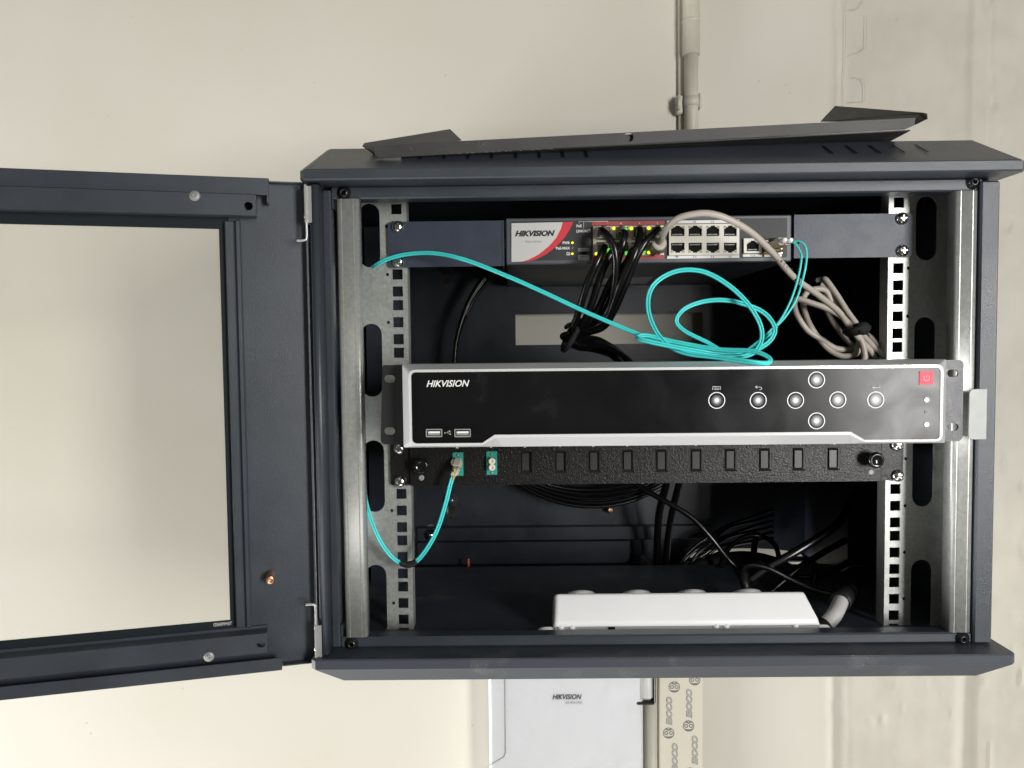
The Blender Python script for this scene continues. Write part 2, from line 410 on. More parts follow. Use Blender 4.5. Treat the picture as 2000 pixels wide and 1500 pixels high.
for i in range(len(xs)-1):
    for j in range(len(zs)-1): mb.F([idx[i][j], idx[i+1][j], idx[i+1][j+1], idx[i][j+1]], True)
def wall_mat():
    m = mat('painted plaster', (.60, .555, .455), .62)
    n = m.node_tree.nodes; l = m.node_tree.links; b = n['Principled BSDF']
    t = n.new('ShaderNodeTexCoord')
    a = n.new('ShaderNodeTexNoise'); a.inputs['Scale'].default_value = 3.2; a.inputs['Detail'].default_value = 6; l.new(t.outputs['Object'], a.inputs[0])
    cr = n.new('ShaderNodeValToRGB'); cr.color_ramp.elements[0].position = .35; cr.color_ramp.elements[0].color = (.540, .516, .440, 1)
    cr.color_ramp.elements[1].position = .68; cr.color_ramp.elements[1].color = (.578, .557, .490, 1); l.new(a.outputs['Fac'], cr.inputs[0])
    v = n.new('ShaderNodeTexVoronoi'); v.inputs['Scale'].default_value = 34; l.new(t.outputs['Object'], v.inputs['Vector'])
    v.inputs['Randomness'].default_value = 1
    th = n.new('ShaderNodeMapRange'); th.inputs[1].default_value = .035; th.inputs[2].default_value = .06; th.inputs[3].default_value = 1; th.inputs[4].default_value = 0
    l.new(v.outputs['Distance'], th.inputs[0])
    g = n.new('ShaderNodeTexNoise'); g.inputs['Scale'].default_value = 9; l.new(t.outputs['Object'], g.inputs[0])
    g2 = n.new('ShaderNodeMapRange'); g2.inputs[1].default_value = .5; g2.inputs[2].default_value = .6; l.new(g.outputs['Fac'], g2.inputs[0])
    mu = n.new('ShaderNodeMath'); mu.operation = 'MULTIPLY'; l.new(th.outputs[0], mu.inputs[0]); l.new(g2.outputs[0], mu.inputs[1])
    mx = n.new('ShaderNodeMixRGB'); mx.inputs[2].default_value = (.34, .29, .22, 1)
    m3 = n.new('ShaderNodeMath'); m3.operation = 'MULTIPLY'; m3.inputs[1].default_value = .55; l.new(mu.outputs[0], m3.inputs[0])
    l.new(m3.outputs[0], mx.inputs[0])
    sx = n.new('ShaderNodeSeparateXYZ'); l.new(t.outputs['Object'], sx.inputs[0])
    w1 = n.new('ShaderNodeTexNoise'); w1.inputs['Scale'].default_value = 22; w1.inputs['Detail'].default_value = 8; l.new(t.outputs['Object'], w1.inputs[0])
    ma = n.new('ShaderNodeMath'); ma.operation = 'MULTIPLY_ADD'; ma.inputs[1].default_value = .06; l.new(w1.outputs['Fac'], ma.inputs[0]); l.new(sx.outputs['X'], ma.inputs[2])
    ra = n.new('ShaderNodeMapRange'); ra.inputs[1].default_value = .318; ra.inputs[2].default_value = .345; l.new(ma.outputs[0], ra.inputs[0])
    pw = n.new('ShaderNodeValToRGB'); pw.color_ramp.elements[0].position = .35; pw.color_ramp.elements[0].color = (.475, .453, .39, 1)
    pw.color_ramp.elements[1].position = .62; pw.color_ramp.elements[1].color = (.515, .493, .43, 1); l.new(w1.outputs['Fac'], pw.inputs[0])
    wx = n.new('ShaderNodeMixRGB'); l.new(ra.outputs[0], wx.inputs[0]); l.new(cr.outputs[0], wx.inputs[1]); l.new(pw.outputs[0], wx.inputs[2])
    l.new(wx.outputs[0], mx.inputs[1]); l.new(mx.outputs[0], b.inputs['Base Color'])
    f = n.new('ShaderNodeTexNoise'); f.inputs['Scale'].default_value = 130; f.inputs['Detail'].default_value = 6; l.new(t.outputs['Object'], f.inputs[0])
    sb = n.new('ShaderNodeMath'); sb.operation = 'SUBTRACT'; l.new(f.outputs['Fac'], sb.inputs[0]); l.new(mu.outputs[0], sb.inputs[1])
    bp = n.new('ShaderNodeBump'); bp.inputs['Strength'].default_value = .10; bp.inputs['Distance'].default_value = .0008
    l.new(sb.outputs[0], bp.inputs['Height']); l.new(bp.outputs[0], b.inputs['Normal'])
    return m
G['wall'] = wall_mat()
mb.build('wall', 'wall', kind='structure')
# hairline cracks in the old plaster, cut as shallow dark grooves
G['crack'] = mat('crack dirt', (.43, .405, .345), .8)
mb = MB()
for L in ([(1660,18),(1675,17),(1686,3),(1692,-6)], [(1659,110),(1664,105),(1676,103),(1689,95),(1692,88),(1693,30)], [(1667,151),(1680,153),(1688,161),(1689,195),(1686,198),(1657,200)], [(1650,0),(1651,60),(1650,120),(1647,150),(1646,210)]):
    pts = [at(a, b, YW-.0018)+Vector((random.uniform(-1,1)*.0004, 0, 0)) for a, b in L]
    mb.tube([p for p in spline(pts, 4)], .0002, 5)
mb.build('crack', 'crack', kind='structure')

# ------------------------------------------------------------------ conduits on the wall
t = thing('conduit_pipe', 'thin painted conduit pipe running up the wall above the cabinet', 'conduit', at(1350, 245, YW))
mb = MB(); y = YW-.012
x = at(1350, 130, y).x
zt, zj, zb = .85, at(1350, 108, y).z, at(1350, 330, y).z
mb.tube([(x, y, zj), (x, y, zb)], .0088, 20); mb.build('pipe', 'conduit2', t)
mb = MB(); mb.lathe((x, y, zj), (0, 0, 1), [(0, .0095), (0, .0108), (zt-zj, .0108)], 24)
mb.lathe((x, y, at(1350, 45, y).z), (0, 0, 1), [(0, .0108), (.0005, .0114), (.003, .0114), (.0035, .0108)], 24); mb.build('sleeve', 'conduit', t)
mb = MB(); z = at(1350, 200, y).z
mb.box(x-.0185, x-.010, YW-.012, YW-.001, z-.014, z+.010, .002); mb.box(x+.0088, x+.0135, YW-.014, YW-.001, z-.008, z+.012, .002)
mb.lathe((x, y, z-.006), (0, 0, 1), [(0, .0088), (0, .0098), (.012, .0098), (.012, .0088)], 20)
mb.tube([(x-.0165, YW-.016, z-.010), (x-.0165, YW-.016, z+.006)], .0022, 10); mb.build('clip', 'conduit2', t)
mb = MB(); mb.box(x-.0145, x-.005, YW-.006, YW-.0005, zb, zt, .001); mb.build('shadow_strip', 'conduit', t)  # strip built to stand for the shadow left of the pipe

t = thing('conduit_pipe', 'painted conduit pipe running down the wall between the white box and the trunking', 'conduit', at(1272, 1400, YW))
mb = MB(); x = at(1272, 1420, y).x
mb.tube([(x, y, at(1272, 1290, y).z), (x, y, -.9)], .0085, 20); mb.build('pipe', 'conduit', t)
t = thing('cable_gland', 'grey cable end with black rim beside the white box', 'cable gland', at(1262, 1362, .30))
mb = MB(); a = at(1262, 1345, .305)
mb.box(a.x-.014, a.x+.007, .29, .325, a.z-.010, a.z+.03, .004); mb.build('housing', 'label', t)
mb = MB(); mb.box(a.x-.015, a.x+.008, .2885, .3265, a.z-.0145, a.z-.0103, .0015); mb.box(a.x+.0075, a.x+.0095, .2885, .326, a.z-.012, a.z+.03, .0008); mb.build('rim', 'black_dull', t)

# ------------------------------------------------------------------ white box under the cabinet
t = thing('control_box', 'white plastic control box on the wall under the cabinet, wrapped in clear film', 'control box', at(1105, 1500, YW))
yf = .29
X0, X1, Z0, Z1 = rect(955, 1310, 1256, 1490, yf); Zb = Z1-.30
mb = MB(); mb.box(X0, X1, yf+.0, YW-.002, Zb, Z1+.0, .003); G['box_white'] = mat('white box plastic', (.77, .78, .795), .38)
mb.build('cover', 'box_white', t)
mb = MB(); p = [at(*q, yf-.0004) for q in ((986, 1320), (987, 1470), (984, 1478), (957, 1494))]
g1 = MB()
for a, b in zip(p, p[1:]): g1.tube([a, b], .0006, 6)
g1.build('seam', 'greyprint', t)
mb = MB(); nx, nz = 46, 44; import mathutils
grid = []
for i in range(nx+1):
    row = []
    for j in range(nz+1):
        u, v = i/nx, j/nz; x = X0-.001+(X1-X0+.002)*u; z = Zb-.001+(Z1-Zb)*v
        w = max(0, (u-.55)/.45)
        h = .0012+.0006*mathutils.noise.noise(Vector((x*30, z*20, 0)))+w*.003*abs(mathutils.noise.noise(Vector((x*28+3, z*22, 4))))+w*.0018*abs(mathutils.noise.noise(Vector((x*60, z*50, 8))))
        row.append(mb.P((x, yf-h, z)))
    grid.append(row)
for i in range(nx):
    for j in range(nz): mb.F([grid[i][j], grid[i+1][j], grid[i+1][j+1], grid[i][j+1]], True)
mb.build('plastic_wrap', 'wrap', t)
tpx('HIKVISION', 1079, 1356, 1136, 1366, yf-.0006, 'blackprint', t, shear=.3, bold=.018)
tpx('AX PRO M2H', 1104, 1370, 1137, 1375, yf-.0006, 'greyprint', t)

# ------------------------------------------------------------------ trunking with printed film
yt = YW-.02
t = thing('cable_trunking', 'cream cable trunking with printed protective film under the cabinet', 'trunking', at(1325, 1500, YW))
X0, X1, Z0, Z1 = rect(1287, 1290, 1373, 1490, yt)
mb = MB(); mb.box(X0, X1, yt, YW-.001, -.9, Z1, .0015); mb.build('channel', 'film', t)
def emblem(px, py):
    mb = MB(); c = at(px, py, yt-.0004); r = 11.2/1500*(yt+.6744)
    def ring(x, z, a, b, n=20, sz=1.): mb.prism(circ(c.x+x*r, c.z+z*r, a*r, n, a*r*sz), [circ(c.x+x*r, c.z+z*r, b*r, n, b*r*sz)], yt-.0003, yt-.0005)
    ring(0, 0, 1, .88, 26)
    for s in (-1, 1): ring(s*.41, .02, .33, .2, 14, 1.1)
    mb.prism([(c.x-.62*r, c.z+.72*r), (c.x, c.z+.40*r), (c.x+.62*r, c.z+.72*r), (c.x+.35*r, c.z+.87*r), (c.x, c.z+.62*r), (c.x-.35*r, c.z+.87*r)], [], yt-.0003, yt-.0005)
    mb.prism([(c.x-.72*r, c.z-.5*r), (c.x-.4*r, c.z-.86*r), (c.x+.4*r, c.z-.86*r), (c.x+.72*r, c.z-.5*r), (c.x+.35*r, c.z-.62*r), (c.x-.35*r, c.z-.62*r)], [], yt-.0003, yt-.0005)
    mb.build('emblem', 'film_print', t)
for px, py in ((1317, 1342), (1357, 1328), (1306, 1432), (1345, 1418), (1348, 1510), (1306, 1522)): emblem(px, py)
G['print_fill'] = mat('print pale fill', (.70, .68, .60), .5)
for x0, y0, x1, y1 in ((1301, 1361, 1313, 1417), (1340, 1346, 1352, 1403), (1312, 1452, 1324, 1510), (1351, 1437, 1363, 1494)):
    tpx('IBOCO', x0, y0, x1, y1, yt-.0004, 'film_print', t, shear=.25, bold=.05, up90=1)
    tpx('IBOCO', x0+1.2, y0+1.2, x1-1.2, y1-1.2, yt-.0006, 'print_fill', t, shear=.25, bold=-.012, up90=1)

# ================================================================== CABINET
YB = .318                                            # back panel
HX = .3035                                           # half width of the covers
zf = at(1000, 1098, YB).z                            # cabinet floor
YC = -.025                                           # front of the covers
cab = thing('network_cabinet', 'open dark grey wall cabinet with galvanised posts and glass door swung left', 'cabinet', (0, .15, -.26))
zc0 = (at(590, 352.5, YC).z+at(1993, 333, YC).z)/2; zc1 = (at(592, 328, YC).z+at(1992, 312, YC).z)/2
def cover(name, za, zb, zc, inset, back, mat_, yb=None):
    yb = yb or YB+.008
    "front band from za to zb, then a bevel to zc with the given inset and set back, hipped at the ends"
    mb = MB()
    def lp(x, y0, z, r=.004): return [(-x, yb, z), (-x, y0+r, z), (-x+r, y0, z), (x-r, y0, z), (x, y0+r, z), (x, yb, z)]
    e = .0012 if zb > za else -.0012
    L = [lp(HX-.0008, YC+.0008, za), lp(HX, YC, za+e), lp(HX, YC, zb-e), lp(HX-.0008, YC+.0012, zb), lp(HX-inset, YC+back, zc), ]
    r = mb.loft(L, False); mb.F(r[0][::-1]); mb.F(r[-1])
    return mb.build(name, mat_, cab)
zt_ = zc1+.0295
tcov = cover('top_cover', zc0, zc1, zt_, .011, .053, 'powder')
zl0 = (at(611, 1313, YC).z+at(1968, 1298, YC).z)/2; zl1 = (at(612, 1291, YC).z+at(1968, 1276, YC).z)/2
bcov = cover('bottom_cover', zl1, zl0, zl0-.0155, .021, .016, 'powder_dusty', .25)
# vent slots in the sloping front of the top cover
nrm = Vector((0, -.0295, .053)).normalized(); sdir = Vector((0, .053, .0295)).normalized()
for px in [822, 868, 915, 961, 1008, 1054, 1100, 1146]+[1806-46*k for k in range(5)]:
    x = at(px, 295, .0).x
    base = Vector((x, YC, zc1))+nrm*.0006
    a, b = base+sdir*.022, base+sdir*.047
    w = Vector((.0009, 0, 0))
    sl = MB(); i = [sl.P(p) for p in (a-w, a+w, b+w, b-w)]; sl.F(i); sl.build('vent_slot', 'port_black', tcov)

# beams at the top and bottom of the opening
X0, X1, Z0, Z1 = rect(648, 379, 1926, 374+18, .004)
zbt = (at(660, 362, .004).z+at(1900, 344, .004).z)/2; zbb = (at(660, 392, .004).z+at(1900, 371, .004).z)/2
hx = .2835
mb = MB(); mb.box(-hx, hx, .0025, .022, zbb, zc0-.0001, .0012)
for s in (-1, 1): mb.box(s*(hx-.0008), s*(hx-.0022), .0035, .02, zbb-.008, zbb-.0001)
mb.build('top_beam', 'powder', cab)
zb1 = (at(668, 1243, .002).z+at(1897, 1235, .002).z)/2; zb0 = (at(668, 1264, .002).z+at(1897, 1256, .002).z)/2
mb = MB(); mb.box(-hx, hx, .001, .016, zl1+.0001, zb1, .0014)
for s in (-1, 1): mb.box(s*(hx-.0008), s*(hx-.0022), .002, .015, zb1+.0001, zb1+.011)
mb.build('bottom_beam', 'powder', cab)
# socket head bolts
def bolt_mesh():
    mb = MB(); mb.lathe((0, 0, 0), (0, -1, 0), [(0, .0062), (.0006, .0062), (.0009, .0048), (.0022, .0044), (.0034, .0030), (.0036, .0019), (.0012, .0018), (.0012, 0)], 20)
    mb.mi = 1; mb.lathe((0, 0, 0), (0, -1, 0), [(.0013, .0017), (.0014, 0)], 8)
    return mb.mesh('bolt', ['black_metal_bolt', 'port_black'])
G['black_metal_bolt'] = mat('black oxide bolt', (.03, .03, .032), .25, metal=.6)
bme = bolt_mesh()
for px, py in ((672, 377), (1900, 356), (687, 1257), (1879, 1247)):
    Y = .0025 if py < 700 else .001
    p = at(px, py, Y); place('bolt', bme, (p.x, Y, p.z), cab)

# galvanised front posts
def post(s):
    mb = MB(); xo, xi = s*.2785, s*.2588
    a, b = min(xo, xi), max(xo, xi)
    prof = [(a, .012), (a, .0034)]+[(a+.0028-.0028*math.cos(R(t)), .0028-.0028*math.sin(R(t))) for t in (0, 30, 60, 90)]+[(b-.0028+.0028*math.sin(R(t)), .0028-.0028*math.cos(R(t))) for t in (0, 30, 60, 90)]+[(b, .0034), (b, .012), (b-.0014, .012), (b-.0014, .010)]
    # the shallow pressed lines along the post
    z0, z1 = zb1+.0002, zbb-.0002
    r = mb.loft([[(x, y, z0) for x, y in prof], [(x, y, z1) for x, y in prof]], False)
    for f in range(len(mb.sm)): mb.sm[f] = True
    mb.F(r[0][::-1]); mb.F(r[1])
    for xx in (a+.0042, b-.0050): mb.box(xx, xx+.0006, -.00025, .001, z0, z1)
    return mb.build('front_post', 'zinc_post', cab)
post(-1); post(1)

# side panels with rolled front edges
XS = HX-.0075
for s in (-1, 1):
    mb = MB()
    xo, xi = s*XS, s*(XS-.0165 if s > 0 else XS-.0125)
    if s > 0:
        mb.box(xi, xo, -.002, .014, zl1+.0005, zc0-.003, .0015)
    else:
        mb.box(xi+.0002, xo-.0055, .0005, .014, zl1+.0005, zc0-.003, .0012)
        # round door hinge post beside it
    mb.box(s*(XS-.0015), s*XS, .0142, YB+.004, zf-.003, zc0)
    mb.build('side_panel', 'powder', cab)
# inner bracket behind the left and right rails, seen past the rails
for s in (-1, 1):
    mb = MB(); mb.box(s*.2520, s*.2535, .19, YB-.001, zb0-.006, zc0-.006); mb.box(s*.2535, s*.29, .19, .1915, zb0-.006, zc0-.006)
    mb.build('rear_bracket', 'powder_shade', cab)
# back panel with cable entries
YPS = next(y/1000 for y in range(20, 300) if at(1340, 1239, y/1000).z <= zf)
print('floor', zf, 'strip front', YPS)
ax0, ax1, az0, az1 = rect(1007, 612, 1372, 672, YB)
h1 = [(ax0, az0), (ax1, az0), (ax1, az1), (ax0, az1)]
c = at(1452, 1118, YB); e0 = at(1338, 1118, YB).x; e1 = at(1568, 1118, YB).x; eh = at(1452, 1071, YB).z
h2 = [(e0, zf+.004)]+[((e0+e1)/2-(e1-e0)/2*math.cos(R(t)), zf+.004+(eh-zf-.004)*math.sin(R(t))) for t in range(15, 166, 15)]+[(e1, zf+.004)]
kh = at(881, 1000, YB)
h3 = circ(kh.x, kh.z+.001, .0062, 10, .009); h4 = circ(at(842, 1033, YB).x, at(842, 1033, YB).z, .0062, 10)
k5 = at(872, 546, YB); h5 = circ(k5.x, k5.z, .006, 10)
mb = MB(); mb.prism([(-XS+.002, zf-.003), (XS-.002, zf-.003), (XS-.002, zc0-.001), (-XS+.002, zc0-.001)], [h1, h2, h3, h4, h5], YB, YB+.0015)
mb.build('back_panel', 'powder_shade', cab)
mb = MB()
zz = [at(1000, q, YB-.012).z for q in (1030, 1057, 1095)]
xr = at(1230, 1060, YB-.012).x
mb.box(-.2518, at(1385, 1040, YB).x, YB-.010, YB-.0002, zz[1], zz[0], .001); mb.box(-.2518, xr, YB-.014, YB-.0002, zf+.001, zz[1]-.0002, .001)
mb.build('back_ledge', 'powder_shade', cab)
mb = MB(); mb.prism([(-XS+.002, .0165), (XS-.002, .0165), (XS-.002, YB-.0005), (-XS+.002, YB-.0005)], [[(e0, YB-.004)]+[((e0+e1)/2-(e1-e0)/2*math.cos(R(t)), YB-.004-.045*math.sin(R(t))) for t in range(15, 166, 15)]+[(e1, YB-.004)]], zf-.0015, zf, 'z'); mb.build('floor_plate', 'floor_dusty_shade', cab)
mb = MB(); mb.box(-XS+.002, XS-.002, .023, YB-.0005, zc0-.0025, zc0-.001); mb.build('ceiling_plate', 'powder_shade', cab)
# rear fixings: washers over keyholes, a screw, small studs
for px, py in ((881, 977), (872, 520)):
    p = at(px, py, YB-.003)
    mb = MB(); mb.lathe(p, (0, -1, 0), [(-.002, .0095), (0, .0095), (.0002, .0045), (.004, .0045), (.0052, .003), (.0054, 0)], 24); mb.build('washer', 'dull_washer', cab)
p = at(842, 1045, YB-.014)
mb = MB(); mb.lathe(p, (0, -1, 0), [(-.002, .0075), (0, .0075), (.0006, .0042), (.003, .0040), (.0045, .002), (.0045, 0)], 20); mb.build('screw', 'chrome', cab)
p = at(1190, 998, YB-.001); q = at(1190, 998, YB-.016)
mb = MB(); mb.lathe((p.x, YB, p.z), (0, -1, .25), [(0, .0028), (.014, .0028), (.014, .0014), (.012, .0012), (.012, 0)], 14); mb.build('earth_stud', 'copper', cab)
Yst = next(y/1000 for y in range(320, 50, -1) if at(915, 1113, y/1000).z >= zf); p = at(915, 1113, Yst)
mb = MB(); mb.lathe((p.x, p.y, zf), (0, 0, 1), [(0, .0016), (.014, .0016), (.0145, 0)], 12); mb.build('floor_stud', 'orange', cab)
p = at(803, 1053, .25)
mb = MB(); mb.lathe((-.2519, .27, p.z), (1, 0, 0), [(0, .004), (.0015, .0038), (.0025, 0)], 14); mb.build('screw', 'chrome', cab)

# mounting rails with real holes
YR = .045; U = .04445; Z0D = .1172
SLY = [(392, 522), (632, 775), (860, 1000), (1103, 1241)]
slotz = [(at(728, b, YR).z, at(728, a, YR).z) for a, b in SLY]
def rail(s):
    mb = MB(); holes = []
    zlo, zhi = zf+.001, zc0-.003
    for k in range(-3, 10):
        for d in (.015875, 0, -.015875):
            z = Z0D-k*U+d
            if zlo+.006 < z < zhi-.006:
                holes.append([(s*.2325-.00475, z-.00475), (s*.2325+.00475, z-.00475), (s*.2325+.00475, z+.00475), (s*.2325-.00475, z+.00475)])
        z = Z0D-k*U
        if zlo+.004 < z < zhi-.004: holes.append(circ(s*.2419, z, .0016, 10))
    for a, b in slotz:
        w = .0098; cx = s*.2580
        b = min(b, zhi-.004)
        holes.append(arc(cx, b-w, w, 0, 180, 8)+arc(cx, a+w, w, 180, 360, 8))
    xa, xb = s*.2247, s*.2770
    mb.prism([(xa, zlo), (xb, zlo), (xb, zhi), (xa, zhi)], holes, YR, YR+.0015)
    mb.box(s*.2770, s*.2785, .004+.0265, YR+.0015, zlo, zhi)
    mb.box(s*.2247, s*.2232, YR, YR+.0015, zlo, zhi)
    mb.box(s*.2240, s*.2232, YR+.0016, YR+.016, zlo, zhi)
    o = mb.build('mounting_rail', 'zinc', cab)
    return o
rail(-1); rr_ = rail(1)
for py in (430, 491):
    mb = MB(); p = at(1856, py, .036); mb.lathe((.2768, .036, p.z), (-1, 0, 0), [(0, .0042), (.001, .0042), (.0025, .0025), (.0027, 0)], 14); mb.build('screw', 'chrome', cab)
for py in list(range(560, 700, 46))+list(range(880, 1180, 46)):
    mb = MB(); p = at(1856, py, .036); mb.box(.2766, .2763, .033, .039, p.z-.004, p.z+.004); mb.build('side_hole', 'slot_dark', cab)
# latch keeper on the right
X0, X1, Z0, Z1 = rect(1893, 760, 1927, 858, -.012)
mb = MB(); mb.prism(arc(X0+.004, Z1-.004, .004, 90, 180, 4)+arc(X0+.004, Z0+.004, .004, 180, 270, 4)+[(X1, Z0), (X1, Z1)], [], -.012, -.0105)
mb.box(X1-.0016, X1+.0002, -.0104, .012, Z0, Z1, .0003); mb.build('latch_keeper', 'zinc_flat', cab)

# ------------------------------------------------------------------ the glass door
TH = .2504
HP = at(610, 820, -.002)
du = Vector((-math.cos(TH), -math.sin(TH), 0)); dn = Vector((math.sin(TH), -math.cos(TH), 0))
DF = (Vector((HP.x, HP.y, 0)), du, dn, Vector((0, 0, 1)))      # s, n (towards the camera), z
def dp(px, py, off=0.):
    o = Vector((HP.x, HP.y, 0))+dn*off
    d = fwd + rt*((px-CX)/FPX) - up*((py-CY)/FPX)
    p = CAM+d*((o-CAM).dot(dn)/d.dot(dn)); q = p-DF[0]
    return q.dot(du), p.z
door = MB(DF)
zo1 = (dp(0, 333.6)[1]+dp(525, 354.4)[1])/2; zo0 = (dp(0, 1355.8)[1]+dp(551, 1298)[1])/2
sg = dp(449, 830)[0]; SW = .575                       # door width
zg1 = dp(200, 441.5, .001)[1]; zg0 = dp(200, 1233.5, .001)[1]
sgl = SW-sg+.02
# skin of the door with the glazed opening
zk1 = zo1-.0012; zk0 = zo0+.0012
gz1, gz0 = zg1+.004, zg0-.004
door.prism([(.0, zk0), (SW, zk0), (SW, zk1), (0, zk1)], [[(sg-.006, gz0), (sgl+.006, gz0), (sgl+.006, gz1), (sg-.006, gz1)]], 0, -.0015)
door.box(0, .0015, -.0002, .010, zk0, zk1-.0002); door.box(-.014, -.0002, -.006, -.0045, zk0, zk1); door.box(SW-.0015, SW, .0, .012, zk0, zk1)
def wp(v): return v
D = door.build('door', 'powder', cab)
def dbuild(mb, name, m): return mb.build(name, m, D)
# top and bottom flanges and channels
s5 = dp(525, 354, .010)[0]; s5b = dp(551, 1298, .010)[0]
def zof(px, py, off): return dp(px, py, off)[1]
mb = MB(DF); mb.box(s5, SW, -.0014, .012, zo1-.0014, zo1, .0003); mb.box(s5, SW, .012, .0134, zof(400, 377, .013), zo1-.0002, .0004)
mb.box(.002, s5-.0003, -.0013, .008, zk1-.0012, zk1-.0002)
mb.box(s5+.0005, s5+.0018, .0002, .012, zof(525, 398, .01), zo1-.0014)
dbuild(mb, 'top_flange', 'powder')
sc = dp(500, 400, .016)[0]
mb = MB(DF)
za, zb_ = zof(250, 372, .016), zof(250, 414, .016)
hp_ = dp(485, 402, .017)
mb.prism([(sc, zb_), (SW-.01, zb_), (SW-.01, za), (sc, za)], [circ(hp_[0], hp_[1], .0036, 14)], .0160, .0150)
mb.box(sc, SW-.01, .004, .01495, za-.0012, za-.0001); mb.box(sc, SW-.01, .0016, .0149, zb_, zb_+.0012, .0004)
mb.box(sc+.0001, sc+.0012, .003, .0149, zb_+.0013, za-.0013)
dbuild(mb, 'top_channel', 'powder')
sc2 = dp(522, 1250, .016)[0]
mb = MB(DF); za, zb_ = zof(250, 1263, .016), zof(250, 1302, .016)
hp_ = dp(510, 1257, .017)
mb.prism([(sc2, zb_), (SW-.01, zb_), (SW-.01, za), (sc2, za)], [arc(hp_[0], hp_[1], .0040, 180, 360, 8)], .0160, .0150)
mb.box(sc2, SW-.01, .0016, .0149, za-.0012, za, .0004); mb.box(sc2, SW-.01, .004, .01495, zb_+.0001, zb_+.0012)
zc_ = za+.0025
mb.box(sc2, SW-.01, .0012, .0024, za-.0, zc_)
dbuild(mb, 'bottom_channel', 'powder')
mb = MB(DF); mb.box(s5b, SW, -.0014, .012, zo0, zo0+.0014, .0003); mb.box(s5b, SW, .012, .0134, zo0+.0002, zof(400, 1300, .013), .0004)
mb.box(.002, s5b-.0003, -.0013, .008, zk0+.0002, zk0+.0012)
dbuild(mb, 'bottom_flange', 'powder')
# vertical glass retainer
sv0, sv1 = dp(468, 830, .006)[0], dp(450, 830, .006)[0]
mb = MB(DF); mb.box(sv0, sv1, .0005, .007, zg0-.006, zg1+.006, .0008); mb.box(sv0-.0052, sv0-.0002, .0005, .0035, zg0-.008, zg1+.008, .0012)
dbuild(mb, 'glass_retainer', 'powder')
mb = MB(DF); mb.box(sgl, sgl+.02, .0005, .007, zg0-.006, zg1+.006, .0008); dbuild(mb, 'glass_retainer', 'powder')
# black printed border of the pane, then the pane
zi1 = (dp(0, 437.6, .001)[1]+dp(427, 447, .001)[1])/2; zi0 = (dp(0, 1252, .001)[1]+dp(449, 1210.6, .001)[1])/2; si = (dp(428, 450, .001)[0]+dp(449, 1210, .001)[0])/2
mb = MB(DF); ob = (sg-.004, sgl+.004, zi0-.017, zi1+.020)
mb.prism([(ob[0], ob[2]), (ob[1], ob[2]), (ob[1], ob[3]), (ob[0], ob[3])], [[(si, zi0), (sgl-.012, zi0), (sgl-.012, zi1), (si, zi1)]], .0004, .0010)
dbuild(mb, 'glass_border', 'black_glass')
mb = MB(DF); mb.box(ob[0], ob[1], -.0036, -.0002, ob[2], ob[3]); dbuild(mb, 'glass_pane', 'pane')
sa, za = dp(453, 1214, .0012); sb, zb_ = dp(417, 1223.5, .0012)
text('TEMPERED', sa, zb_, sb, za, .0014, 'whiteprint', D, name='glass_mark', bold=.0, frame=DF)
# rivets and the earth stud
for px, py in ((380, 382), (408, 1283)):
    s0, z0 = dp(px, py, .017)
    mb = MB(DF); mb.lathe((s0, .016, z0), (0, 1, 0), [(0, .0044), (.0008, .0042), (.0014, .0030), (.0014, .0020), (.0022, .0018), (.0022, .0009), (.0008, .0007), (.0008, 0)], 20); dbuild(mb, 'rivet', 'zinc_flat')
s0, z0 = dp(528, 1121, 0)
mb = MB(DF); mb.lathe((s0, 0, z0), (-.05, 1, -.14), [(0, .0038), (.0125, .0038), (.0135, .0032), (.0135, .0016), (.0115, .0014), (.0115, 0)], 16); dbuild(mb, 'earth_stud', 'copper')
# hinge edge: rolled edge of the door with hinge plates and spring pins
mb = MB()
xa = at(612, 500, -.018).x; xb = at(640, 500, -.018).x
xa, xb = (at(610, 500, -.016).x+at(626, 1200, -.016).x)/2, (at(625, 500, -.016).x+at(641, 1200, -.016).x)/2
zt2, zb2 = zc0-.002, zl1+.001
prof = [(xa-.009, .0045), (xa-.009, .0032), (xa-.0008, .0032)]+[(xa+.0022-.003*math.cos(R(t)), -.0175+.003-.003*math.sin(R(t))) for t in (0, 45, 90)]+[(xb-.003+.003*math.sin(R(t)), -.0175+.003-.003*math.cos(R(t))) for t in (0, 45, 90)]+[(xb, .004)]
r = mb.loft([[(x, y, zb2) for x, y in prof], [(x, y, zt2) for x, y in prof]], True); mb.F(r[0][::-1]); mb.F(r[1])
hz = mb.build('hinge_stile', 'powder', cab)
def hinge(py0, py1, pin, pz):
    X0, X1, Z0, Z1 = rect(604, py0, 609, py1, -.0205)
    mb = MB(); mb.box(xa-.0045, xa-.0026, -.021, -.002, Z0, Z1, .0003)
    mb.box(xa-.0025, xa+.001, -.0187, -.0177, Z0, Z1-.001)
    h = mb.build('hinge', 'zinc_bright', cab)
    for k in (.14, .80):
        z = Z1-(Z1-Z0)*k
        m2 = MB(); m2.lathe((xa-.0046, -.012, z), (-1, 0, 0), [(0, .0040), (.0012, .0040), (.0028, .0022), (.003, 0)], 14); m2.build('screw', 'chrome', h)
    z = at(600, pz, -.020).z; d = 1 if pin < 0 else -1
    m3 = MB(); m3.tube(spline([(xa-.0035, -.019, z+d*.02), (xa-.0035, -.019, z+d*.004), (xa-.005, -.0195, z+.0006*d), (xa-.0115, -.021, z)], 5), .0011, 8)
    m3.build('hinge_pin', 'zinc_bright', h)
hinge(360, 434, -1, 470); hinge(1221, 1286, 1, 1180)

